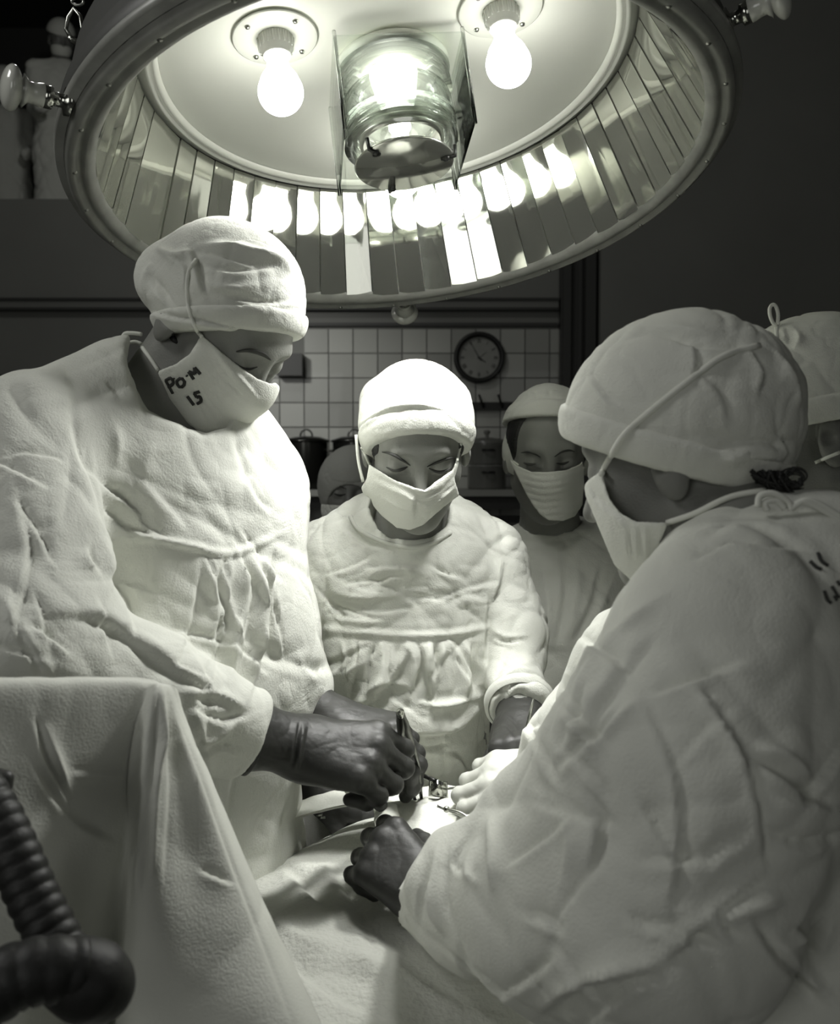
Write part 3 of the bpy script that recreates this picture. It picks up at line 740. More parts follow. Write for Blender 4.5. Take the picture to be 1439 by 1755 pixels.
def hand(root, W, F_, N_, side, curls, spread=None, thumb=None, s=1.0, arm=None, armr=.034, m='glove', name='rubber_glove', h=.0019, strokes=(), cuff=True, palm_w=.078):
    """gloved hand. W wrist, F_ towards the knuckles, N_ out of the back of the hand, side +1 = thumb towards S=cross(N,F)"""
    F_ = nrm(F_); N_ = nrm(N_-F_*(np.dot(N_, F_))); S = np.cross(N_, F_)*side
    it = []; L = .092*s
    offs = [.030, .010, -.011, -.030]; ml = [.096, .098, .091, .082]
    seg = [(.044, .026, .021), (.049, .030, .022), (.045, .028, .022), (.035, .021, .019)]; rad = [.0116, .0118, .0113, .0102]
    sp = spread or [4, 1, -3, -8]; kn = []
    for i in range(4):
        k = W+s*(F_*ml[i]+S*offs[i]*palm_w/.078-N_*.002*abs(i-1)); kn.append(k)
        it.append((.022*s, rc(W+s*(F_*.012+S*offs[i]*.62-N_*.004), k-N_*.004*s, .0165*s, .0135*s)))
    it += [(.02*s, rc(W+s*(F_*.02-N_*.012+S*.012), W+s*(F_*.072-N_*.012+S*.022), .016*s, .013*s)),
           (.02*s, rc(W+s*(F_*.02-N_*.012-S*.018), W+s*(F_*.06-N_*.012-S*.024), .016*s, .012*s))]
    palm = U(*it); fingers = []
    for i in range(4):
        a = 0; p = kn[i]; ch = []; d0 = nrm(F_+S*math.tan(math.radians(sp[i])))
        for j in range(3):
            a += math.radians(curls[i][j]); d = d0*math.cos(a)-N_*math.sin(a); q = p+d*seg[i][j]*s
            r0 = rad[i]*(1.08, 1.0, .93)[j]*s; r1 = rad[i]*(1.0, .93, .80)[j]*s
            ch.append((.004*s, rc(p, q, r0, r1))); p = q
            if j < 2: ch.append((.003*s, ball(q+(d*0+N_*math.cos(a)*.0016+d0*math.sin(a)*.0016)*s, r1*1.02)))
        fingers.append(U(*ch))
    # thumb: base leaves the side of the palm near the wrist
    t = thumb or dict(d=(.55, .75, -.35), c=(25, 30))
    tb = W+s*(F_*.022+S*.026-N_*.010); d = nrm(t['d'][0]*F_+t['d'][1]*S+t['d'][2]*N_); tc = nrm(t.get('t', (.8, -.5, -.3))[0]*F_+t.get('t', (.8, -.5, -.3))[1]*S+t.get('t', (.8, -.5, -.3))[2]*N_)
    p1 = tb+d*.044*s; d2 = nrm(d*math.cos(math.radians(t['c'][0]))+tc*math.sin(math.radians(t['c'][0]))); p2 = p1+d2*.034*s
    d3 = nrm(d2*math.cos(math.radians(t['c'][1]))+tc*math.sin(math.radians(t['c'][1]))); p3 = p2+d3*.026*s
    th = U((0, rc(tb, p1, .018*s, .0125*s)), (.005, rc(p1, p2, .0125*s, .0112*s)), (.004, rc(p2, p3, .0112*s, .0098*s)))
    armf = None
    if arm is not None:
        A = np.array(arm, float); ad = nrm(W-A)
        armf = U((0, rc(A, W+ad*.012, armr, .0265*s, N_, .86)), (0, plane(A+ad*.0, -ad), 'i'))
        cuffr = U((0, rc(A+ad*.0, A+ad*.0005, armr+.0022, armr+.0022)), (.001, plane(A+ad*.003, ad), 'i'), (.001, plane(A-ad*.003, -ad), 'i'))
    def fn(p):
        d_ = palm(p)
        if armf is not None: d_ = smin(d_, armf(p), .026*s)
        d_ = smin(d_, th(p), .014*s)
        fg = [fi(p) for fi in fingers]; m_ = fg[0]
        for q_ in fg[1:]: m_ = smin(m_, q_, .0012*s)
        d_ = smin(d_, m_, .007*s)
        if armf is not None and cuff: d_ = smin(d_, cuffr(p), .002)
        return d_
    C_ = [W, W+F_*.1*s+S*.07*s, W+F_*.1*s-S*.07*s, W+F_*.18*s, W-N_*.10*s, p3, W+F_*.08*s-N_*.1*s]
    if arm is not None: C_ += [A-armr*1.2, A+armr*1.2]
    C_ = np.array(C_); lo = C_.min(0)-.03; hi = C_.max(0)+.03
    o = sdfpart(name, root, fn, lo, hi, h, m, strokes, (.0010, 42, 5), 1)
    return o, kn, p3

# =============================================================== surgeon at the left
def surgeon():
    root = person('surgeon in white gown and cap at the left, mask stamped with ink letters', P(265, 900, 1.28))
    s = 1.0; O = P(374, 566, 1.25); fr = frame(-32, -45)
    F_ = nrm([.75, -.66, 0]); L_ = np.array([.66, .75, 0])
    nb = P(255, 722, 1.26)
    cen = P(262, 760, 1.28); shN = P(58, 762, 1.13); shF = P(425, 822, 1.40)
    elN = P(40, 1130, 1.00); wrN = P(440, 1262, 1.12); elF = P(455, 1050, 1.47); wrF = P(520, 1205, 1.33)
    pel = P(300, 1480, 1.33)
    J = dict(sh=[shN, shF], el=[elN, elF], wr=[P(500, 1276, 1.13), P(560, 1235, 1.31)], pelvis=pel, fwd=F_)
    body = make_body(root, O, fr, s, nb, J)
    # gown
    ches = P(270, 900, 1.30)+F_*.02; wai = P(285, 1130, 1.30)+F_*.03; hem = P(310, 1500, 1.34); hem2 = np.array([hem[0], hem[1], .30])
    g_ = U((0, rc(P(258, 800, 1.27), ches, .150, .176, F_, .78)), (.06, rc(ches, wai, .176, .180, F_, .80)), (.06, rc(wai, hem, .180, .165, F_, .82)), (.05, rc(hem, hem2, .165, .20, F_, .8)),
           (.09, rc(P(240, 745, 1.26), shN-[0, 0, .0], .060, .070)), (.09, rc(P(262, 745, 1.28), shF, .062, .062)),
           (.04, rc(shN, elN, .082, .088)), (.03, rc(elN, P(250, 1205, 1.06), .088, .070)), (.03, rc(P(250, 1205, 1.06), P(415, 1262, 1.11), .070, .050)),
           (.03, rc(shF, elF, .066, .062)), (.03, rc(elF, P(515, 1182, 1.35), .062, .042)),
           (.03, rc(P(232, 690, 1.25), P(245, 735, 1.26), .066, .075)),
           (.012, rc(O+s*(-.022*fr[0]-.045*fr[2]), nb+(nb-O)*.12, .056, .069), 's'),
           (.004, plane(P(425, 1262, 1.11), nrm(P(425, 1262, 1.11)-P(330, 1235, 1.08))), 'x')) if False else None
    cutN = (P(426, 1262, 1.112), nrm(P(426, 1262, 1.112)-P(330, 1225, 1.08)))
    torso = U((0, rc(P(258, 800, 1.27), ches, .150, .176, F_, .78)), (.06, rc(ches, wai, .176, .180, F_, .80)), (.06, rc(wai, hem, .180, .165, F_, .82)), (.05, rc(hem, hem2, .165, .20, F_, .8)),
           (.09, rc(P(235, 742, 1.26), shN, .060, .070)), (.09, rc(P(262, 745, 1.28), shF, .062, .060)),
           (.04, rc(P(235, 680, 1.25), P(245, 735, 1.26), .060, .075)))
    armN = U((0, rc(shN, elN, .082, .092)), (.03, rc(elN, P(250, 1200, 1.06), .090, .070)), (.03, rc(P(250, 1200, 1.06), P(440, 1262, 1.12), .070, .049)), (.004, plane(*cutN), 'i'))
    armF = U((0, rc(shF, elF, .066, .064)), (.03, rc(elF, P(512, 1178, 1.35), .062, .046)))
    nk = U((0, rc(O+s*(-.030*fr[0]-.05*fr[2])+(O-nb)*.1, nb-[0, 0, .03], .054, .067)), (.004, poly([(214, 622), (238, 690), (250, 708), (280, 722), (320, 734), (352, 746), (392, 734), (420, 600), (300, 500), (225, 560)])))
    colp = (P(248, 668, 1.25), nrm(P(300, 590, 1.2)-P(248, 700, 1.26)))
    def gown(p):
        d = smax(torso(p), -nk(p), .006)
        d = smin(smin(d, armN(p), .020), armF(p), .025)
        return d
    st = [('s', 7, 22, [(150, 800), (190, 960), (188, 1000)]), ('v', 7, 13, [(168, 800), (192, 900), (190, 985), (215, 1030), (228, 1095)]),
          ('v', 4, 9, [(392, 945), (372, 1000), (385, 1080), (340, 1170)]), ('r', 5, 11, [(400, 945), (420, 1010), (400, 1100), (395, 1180)]),
          ('v', 4, 9, [(430, 950), (455, 1030), (452, 1120), (430, 1200)]), ('r', 4, 10, [(445, 940), (475, 1030), (480, 1130)]), ('v', 3, 8, [(415, 955), (425, 1050), (410, 1150)]),
          ('v', 3, 10, [(345, 955), (330, 1060), (300, 1150)]), ('S', 5, 18, [(100, 1055), (170, 1062), (230, 1100), (300, 1150), (380, 1190)]),
          ('v', 3, 9, [(180, 1070), (200, 1085)]), ('v', 4, 14, [(30, 850), (50, 950), (25, 1080)]), ('r', 4, 16, [(0, 1020), (50, 1100), (90, 1160)]), ('v', 3, 12, [(20, 1000), (30, 1080), (75, 1170)]),
          ('v', 3, 8, [(300, 1160), (345, 1180), (340, 1200), (395, 1215)]), ('r', 4, 10, [(310, 1185), (370, 1190), (420, 1215)]), ('v', 4, 9, [(330, 1215), (380, 1235), (425, 1225)]), ('r', 3, 9, [(340, 1270), (370, 1265), (400, 1240)]), ('v', 3, 8, [(335, 1290), (380, 1280), (415, 1295)]),
          ('v', 2, 6, [(0, 785), (40, 776), (95, 785), (110, 795)]), ('r', 3, 22, [(180, 690), (200, 760), (190, 850)]), ('v', 3, 14, [(120, 700), (135, 780), (175, 870)]),
          ('v', 3, 8, [(180, 655), (205, 680)]), ('r', 3, 26, [(260, 760), (250, 830), (290, 880)]), ('v', 2, 16, [(200, 780), (300, 880), (320, 905)]),
          ('r', 2, 9, [(510, 1120), (520, 1150), (545, 1170)]), ('v', 3, 14, [(400, 760), (440, 850), (470, 880)]), ('v', 3, 10, [(420, 830), (435, 790)]),
          ('r', 4, 14, [(330, 1200), (360, 1340), (350, 1420)]), ('v', 5, 12, [(400, 1330), (390, 1400)])]
    st += [('r', 3.0, 9, [(191, 922), (260, 924), (330, 938), (385, 950), (430, 940), (485, 912)]), ('v', 1.8, 3.5, [(190, 932), (260, 932), (330, 946), (385, 959), (430, 949), (485, 922)]), ('v', 1.5, 3.5, [(192, 911), (260, 914), (330, 926), (385, 938), (430, 927), (485, 900)])]
    rg = random.Random(5)
    for k in range(9):
        x_ = 352+k*15+rg.uniform(-4, 4); st.append(('vr'[k % 2], 2.5+rg.random()*2.5, 6+rg.random()*3, [(x_, 958-abs(k-3)*3), (x_+rg.uniform(-8, 22), 1030), (x_+rg.uniform(-30, 30), 1090+rg.uniform(0, 90))]))
    lo = np.array([-.66, .86, .28]); hi = np.array([-.08, 1.62, 1.82])
    for k in range(16):
        x_ = rg.uniform(20, 460); y_ = rg.uniform(790, 1150); an = rg.uniform(.2, 1.6); L_ = rg.uniform(25, 70); st.append(('v', 2+rg.random()*2, 8, [(x_-L_*math.cos(an), y_-L_*math.sin(an)), (x_+rg.uniform(-8, 8), y_), (x_+L_*math.cos(an), y_+L_*math.sin(an))]))
    gw = sdfpart('surgical_gown', root, gown, lo, hi, .0036, 'gown', st, (.0050, 9, 1))
    bv = bvh_of([gw, body])
    # standing collar
    col = lay(bv, [(180, 645), (196, 655), (232, 700), (252, 722), (300, 752), (345, 768), (400, 772)], 24, .001)
    # cap
    cs = [('v', 5, 9, [(330, 425), (342, 470), (350, 500)]), ('r', 5, 10, [(270, 425), (300, 440), (330, 432)]), ('v', 4, 8, [(335, 430), (380, 440), (440, 455)]), ('r', 5, 10, [(345, 420), (400, 425), (470, 445), (500, 470)]),
          ('v', 4, 10, [(345, 455), (400, 465), (470, 458)]), ('v', 4, 9, [(255, 470), (275, 500), (300, 530)]), ('r', 4, 10, [(262, 450), (250, 480), (262, 520)]), ('v', 3, 7, [(400, 512), (450, 520), (520, 515)]),
          ('r', 3, 12, [(340, 478), (390, 495), (450, 490)]), ('v', 3, 6, [(380, 420), (430, 410), (470, 425)]), ('v', 4, 5, [(245, 530), (300, 545), (360, 555), (430, 572)]), ('v', 3, 6, [(290, 440), (320, 460), (318, 500)])]
    cap, band, core = make_cap(root, O, fr, s, (-.016, 0, .036), (.106, .090, .088), (-.70, 0, .71), -.008, strokes=cs, extra=(ball(P(292, 478, 1.25), .045), ball(P(440, 488, 1.25), .055)))
    mk = make_mask(root, O, fr, s, [(345, 573), (384, 607), (413, 630), (442, 649), (464, 657), (472, 655), (480, 664), (480, 690), (462, 712), (440, 726), (400, 742), (372, 748), (345, 743), (318, 724), (300, 706), (278, 655), (270, 640), (273, 634), (300, 624), (325, 606)], infl=.006, xmin=-.03,
                   strokes=[('v', 1.4, 3.2, [(355-6*k, 600+8*k), (375-6*k, 640+9*k), (430-12*k, 690+7*k)]) for k in range(0, 7)]+[('r', 1.6, 3.5, [(360+9*k, 590+9*k), (395+8*k, 640+6*k), (420+6*k, 680+2*k)]) for k in range(0, 5)])
    allb = bvh_of([gw, body, cap, band, mk])
    tape(allb, [(336, 445), (322, 470), (322, 520), (334, 560), (346, 578)], .0024, 'mask_tie', 'tape', root)
    tape(allb, [(272, 636), (258, 615), (244, 596)], .0026, 'mask_tie', 'tape', root, 10)
    q0 = P(240, 588, 1.27)
    MB().tube([P(x, y, 1.27) for x, y in spl([(243, 590), (232, 586), (218, 587), (211, 580), (214, 572), (228, 571), (243, 573)], 24)], .0026, 8).build('tie_loop', 'tape', root)
    MB().lathe([(0, .006), (.003, .004), (.003, -.004)], P(389, 384, 1.25), (0, -.2, 1), 10).build('cap_knot', 'tape', root)
    # hair below the cap
    sdfpart('hair', root, U((0, ell(O+s*(-.014*fr[0]+.036*fr[2]), fr, s*np.array([.102, .082, .093]))), (.004, plane(O-.030*fr[0], fr[0]), 'i'), (.004, plane(P(300, 596, 1.25), -UP_), 'i')), O-.15, O+.15, .003, 'hair', (), (.0015, 70, 2))
    tape(allb, [(296, 572), (297, 580), (303, 588)], .004, 'hair', 'hair', root, 8, taper=True)
    # eye and brow lines, drawn on the skin as hair
    fb = bvh_of([body])
    tape(fb, [(401, 621), (414, 630), (427, 633), (441, 629)], .0016, 'eyelashes', 'brow', root, 14, .0006, taper=True)
    tape(fb, [(405, 603), (428, 601), (450, 607), (464, 617)], .0042, 'eyebrow', 'brow', root, 16, .0004, .5, taper=True)
    # stamped letters: P.O.M over 15
    mb = MB(); mbv = bvh_of([mk])
    def ink(pts, r=.0021):
        q = lay(mbv, pts, 10, .0004)
        if len(q) > 2: mb.tube(q, r, 6)
    # P
    ink([(296, 674), (284, 652)]); ink([(284, 652), (292, 648), (297, 656), (289, 664)])
    # O
    ink([(304, 652), (310, 648), (316, 654), (314, 662), (307, 663), (303, 656), (304, 652)])
    ink([(319, 643), (321, 645)], .0016)
    # M
    ink([(332, 650), (323, 637)]); ink([(323, 637), (334, 641)]); ink([(334, 641), (333, 630)]); ink([(333, 630), (343, 641)])
    ink([(297, 648), (299, 650)], .0014)
    # 15
    ink([(332, 694), (321, 679)]); ink([(342, 671), (333, 674)]); ink([(333, 674), (337, 681)]); ink([(337, 681), (343, 680), (344, 688), (338, 692)])
    mb.build('laundry_mark', 'ink', root)
    # gloves
    Fh = nrm(P(632, 1288, 1.13)-P(498, 1272, 1.13))
    o, kn, tp = hand(root, P(500, 1275, 1.135), Fh, nrm(UP_*.74-FW_*.62+R_*.05), 1,
         [(42, 78, 48), (48, 82, 48), (50, 84, 48), (48, 82, 45)], spread=[2, 0, -2, -4], thumb=dict(d=(.7, .35, -.6), c=(15, 20), t=(.6, .1, -.8)), s=1.0, arm=P(432, 1260, 1.118), armr=.043, palm_w=.086,
         strokes=[('v', 1.8, 5, [(512, 1238), (506, 1275), (498, 1318)]), ('r', 1.5, 5, [(520, 1240), (514, 1280), (506, 1322)]), ('v', 1.2, 5, [(527, 1245), (520, 1285), (512, 1320)]), ('v', 1.2, 5, [(440, 1290), (470, 1300), (495, 1300)])])
    Fh2 = nrm(P(690, 1262, 1.27)-P(560, 1235, 1.31))
    hand(root, P(568, 1234, 1.31), Fh2, nrm(UP_*.85-FW_*.4), -1,
         [(40, 50, 30), (48, 55, 30), (52, 60, 35), (52, 60, 35)], thumb=dict(d=(.75, .5, -.45), c=(20, 25), t=(.5, -.2, -.85)), s=.96, arm=P(512, 1192, 1.345), armr=.040,
         strokes=[('v', 2.5, 4, [(655, 1240), (652, 1262)]), ('r', 2.5, 4, [(664, 1238), (662, 1262)]), ('v', 2.5, 4, [(673, 1238), (671, 1264)])])
    return root
surgeon()

# =============================================================== middle nurse, seen from the front
def nurse():
    s = .93; O = P(714, 772, 1.43); fr = frame(-86, -28, 1)
    F_ = np.array([0.03, -1, 0]); root = person('nurse in the middle, facing forward with lowered eyes, plain turban cap and mask', P(700, 1000, 1.55))
    nb = P(702, 925, 1.53)
    sh = [P(552, 965, 1.56), P(838, 962, 1.56)]; el = [P(528, 1150, 1.60), P(880, 1110, 1.53)]; wr = [P(548, 1345, 1.46), P(893, 1225, 1.38)]
    J = dict(sh=sh, el=el, wr=wr, pelvis=P(700, 1480, 1.62), fwd=F_)
    body = make_body(root, O, fr, s, nb, J, hf=.0020)
    ch = P(690, 1030, 1.55); wa = P(695, 1130, 1.56); hem = P(700, 1400, 1.62)
    torso = U((0, rc(P(700, 965, 1.56), ch, .120, .142, F_, .72)), (.05, rc(ch, P(690, 1085, 1.55), .142, .133, F_, .74)), (.05, rc(P(685, 1150, 1.53), P(700, 1200, 1.52), .128, .120, F_, .85)),
              (.06, rc(P(700, 1260, 1.60), hem, .120, .16, F_, .8)), (.05, rc(hem, np.array([hem[0], hem[1], .32]), .16, .20, F_, .8)),
              (.07, rc(P(680, 935, 1.54), sh[0], .050, .052)), (.07, rc(P(725, 935, 1.54), sh[1], .050, .050)), (.03, rc(P(690, 905, 1.52), P(695, 930, 1.53), .055, .062)))
    aL = U((0, rc(sh[0], el[0], .056, .052)), (.02, rc(el[0], P(520, 1330, 1.50), .055, .045)))
    aR = U((0, rc(sh[1], P(872, 1080, 1.53), .056, .056)), (.03, rc(P(872, 1080, 1.53), P(885, 1130, 1.50), .052, .045)), (.02, rc(P(880, 1160, 1.47), P(890, 1205, 1.41), .040, .045)))
    nk = rc(P(700, 800, 1.43), P(703, 870, 1.49), .050, .060)
    wrp = (P(892, 1222, 1.395), nrm(P(893, 1225, 1.38)-P(885, 1130, 1.50)))
    aRc = U((0, aR), (.003, plane(*wrp), 'i'))
    def gown(p): return smin(smin(smax(torso(p), -nk(p), .006), aL(p), .016), aRc(p), .016)
    st = [('r', 3, 8, [(540, 1078), (600, 1083), (700, 1090), (780, 1086), (838, 1074)]), ('v', 2.2, 4, [(540, 1090), (600, 1094), (700, 1099), (780, 1095), (835, 1084)]), ('v', 2, 4, [(545, 1068), (620, 1072), (700, 1080), (780, 1076), (838, 1064)]),
          ('v', 5, 9, [(538, 1060), (536, 1100), (538, 1150)]), ('v', 5, 7, [(838, 1020), (832, 1100), (832, 1150)]), ('r', 4, 9, [(700, 1095), (690, 1130), (640, 1180), (590, 1230)]), ('v', 4, 9, [(705, 1105), (680, 1160), (620, 1215)]),
          ('v', 4, 6, [(745, 1098), (745, 1130), (748, 1220)]), ('r', 4, 7, [(735, 1098), (738, 1130), (735, 1180)]), ('r', 4, 7, [(765, 1095), (785, 1130), (800, 1200)]), ('v', 3, 6, [(780, 1095), (800, 1140), (815, 1190)]),
          ('r', 3, 10, [(612, 1200), (660, 1170), (720, 1180)]), ('v', 3, 8, [(610, 1200), (660, 1190), (720, 1230)]), ('r', 3, 8, [(650, 1120), (600, 1150), (560, 1160)]), ('v', 3, 9, [(640, 1100), (590, 1125), (545, 1140)]),
          ('r', 4, 8, [(700, 1200), (760, 1210), (830, 1190)]), ('S', 4, 9, [(590, 1258), (680, 1262), (780, 1256), (838, 1205)]), ('r', 3, 10, [(560, 1010), (620, 1025), (700, 1015)]), ('v', 3, 10, [(580, 1030), (650, 1048), (720, 1040)]),
          ('r', 3, 12, [(620, 985), (690, 975), (740, 990)]), ('v', 3, 8, [(690, 960), (710, 980), (700, 1000)]), ('v', 3, 12, [(760, 1040), (800, 1020), (835, 1030)]), ('v', 3, 9, [(560, 1050), (610, 1060), (660, 1062)]),
          ('v', 4, 8, [(530, 1000), (570, 1040), (590, 1065)]), ('v', 3, 6, [(865, 960), (855, 1010), (838, 1040)]), ('r', 3, 6, [(845, 1080), (870, 1092), (905, 1088)]), ('v', 3, 5, [(845, 1094), (870, 1102), (900, 1098)]),
          ('v', 4, 6, [(845, 1165), (880, 1140), (905, 1132)]), ('r', 4, 6, [(850, 1180), (880, 1155), (910, 1150)]), ('v', 3, 5, [(860, 1200), (880, 1175), (912, 1168)]), ('v', 4, 8, [(590, 905), (620, 930), (680, 945)]), ('r', 3, 6, [(600, 890), (640, 925), (700, 940), (750, 925)]),
          ('v', 3, 7, [(760, 1290), (790, 1300), (810, 1340)]), ('v', 3, 7, [(680, 1280), (740, 1285), (770, 1275)])]
    rg = random.Random(8)
    for k in range(14):
        x_ = 590+k*17+rg.uniform(-5, 5); st.append(('rv'[k % 2], 3+rg.random()*3, 5.5+rg.random()*3, [(x_, 1101), (x_+rg.uniform(-12, 12), 1135), (x_+(x_-700)*.12+rg.uniform(-22, 22), 1160+rg.uniform(0, 60))]))
    for k in range(12):
        x_ = rg.uniform(580, 800); y_ = rg.uniform(960, 1055); an = rg.uniform(-.5, .5); L_ = rg.uniform(25, 60); st.append(('v', 2+rg.random()*2, 6, [(x_-L_, y_-L_*an), (x_, y_+rg.uniform(-6, 6)), (x_+L_, y_+L_*an)]))
    gw = sdfpart('surgical_gown', root, gown, np.array([-.24, 1.26, .30]), np.array([.24, 1.86, 1.56]), .0036, 'gown', st, (.0055, 14, 21))
    MB().lathe([(.045, 0), (.05, -.004), (.051, -.014), (.047, -.018)], P(891, 1214, 1.40), nrm(wrp[1]), 40).build('gown_cuff', 'gown_smooth', root)
    cs = [('v', 2.2, 4, [(612, 742), (660, 712), (710, 703), (760, 710), (800, 745)]), ('r', 2.5, 5, [(612, 730), (660, 702), (720, 694), (770, 704)]), ('v', 3, 7, [(625, 670), (640, 655), (700, 648), (770, 660), (798, 690)]), ('r', 2, 8, [(640, 645), (700, 638), (760, 645)])]
    cap, band, core = make_cap(root, O, fr, s, (-.015, 0, .040), (.104, .089, .090), (-.70, 0, .71), -.0054, strokes=cs, cr=(.0016, 30, 3), band=.032, bandout=.0015, extra=(ball(P(656, 686, 1.46), .034), ball(P(764, 690, 1.46), .036)))
    mk = make_mask(root, O, fr, s, [(632, 795), (640, 800), (675, 822), (710, 835), (728, 840), (742, 828), (775, 805), (783, 782), (786, 795), (779, 820), (787, 849), (765, 865), (745, 882), (725, 900), (703, 909), (680, 905), (655, 885), (640, 868), (635, 855), (615, 842), (628, 820)], infl=.007, xmin=.0,
                   strokes=[('v', 1.6, 4, [(640, 815), (690, 838), (725, 850), (760, 838), (785, 805)]), ('r', 1.4, 4, [(640, 825), (690, 848), (725, 858), (765, 842)]), ('v', 1.4, 5, [(700, 850), (730, 862), (770, 840)]), ('v', 1.2, 5, [(720, 870), (750, 858), (780, 830)]), ('r', 1.2, 6, [(650, 850), (690, 870), (720, 872)]), ('v', 1, 5, [(720, 885), (750, 870), (775, 852)]), ('v', 2, 8, [(712, 850), (712, 890)])])
    allb = bvh_of([gw, body, cap, band, mk])
    tape(allb, [(609, 742), (616, 760), (626, 780), (633, 796)], .0022, 'mask_tie', 'tape', root, 14)
    MB().tube([P(x, y, 1.40) for x, y in spl([(610, 745), (614, 790), (622, 826)], 12)], .0022, 8).build('mask_tie', 'tape', root)
    tape(allb, [(790, 760), (786, 775), (783, 790)], .0020, 'mask_tie', 'tape', root, 8)
    fb = bvh_of([body])
    tape(fb, [(655, 775), (670, 778), (690, 789), (703, 798)], .0042, 'eyebrow', 'brow', root, 16, .0003, .5, taper=True)
    tape(fb, [(732, 800), (748, 793), (768, 786), (778, 786)], .0042, 'eyebrow', 'brow', root, 16, .0003, .5, taper=True)
    tape(fb, [(662, 801), (676, 807), (690, 804), (698, 800)], .0023, 'eyelashes', 'brow', root, 14, .0005, taper=True)
    tape(fb, [(735, 803), (750, 809), (764, 807), (772, 802)], .0023, 'eyelashes', 'brow', root, 14, .0005, taper=True)
    sdfpart('hair', root, U((0, ell(O+s*(-.012*fr[0]+.040*fr[2]), fr, s*np.array([.100, .080, .091]))), (.004, plane(O+s*.050*fr[0], fr[0]), 'i'), (.004, plane(O-s*.02*fr[2], -fr[2]), 'i')), O-.15, O+.15, .003, 'hair', (), (.0012, 70, 2))
    # raised neckline
    tape(allb, [(600, 885), (612, 905), (640, 922), (675, 934), (710, 938), (745, 928), (772, 912)], .0035, 'neck_binding', 'gown_smooth', root, 30, .0005)
    # gloves
    hand(root, P(892, 1232, 1.375), nrm(P(890, 1262, 1.30)-P(893, 1225, 1.38)), nrm(-FW_*.5+UP_*.75-R_*.2), -1,
         [(50, 70, 40)]*4, thumb=dict(d=(.6, .4, -.5), c=(20, 30), t=(.5, -.4, -.7)), s=.92, arm=P(891, 1212, 1.41), armr=.040,
         strokes=[('v', 1.5, 3, [(866, 1225), (880, 1235), (892, 1250)]), ('v', 1.5, 3, [(862, 1240), (875, 1250), (885, 1265)])])
    hand(root, P(545, 1345, 1.46), nrm(R_*.9-FW_*.35-UP_*.15), nrm(UP_*.8-FW_*.5), -1,
         [(45, 50, 30)]*4, s=.95, arm=P(515, 1325, 1.50), armr=.038, thumb=dict(d=(.7, .4, -.4), c=(15, 20)))
nurse()

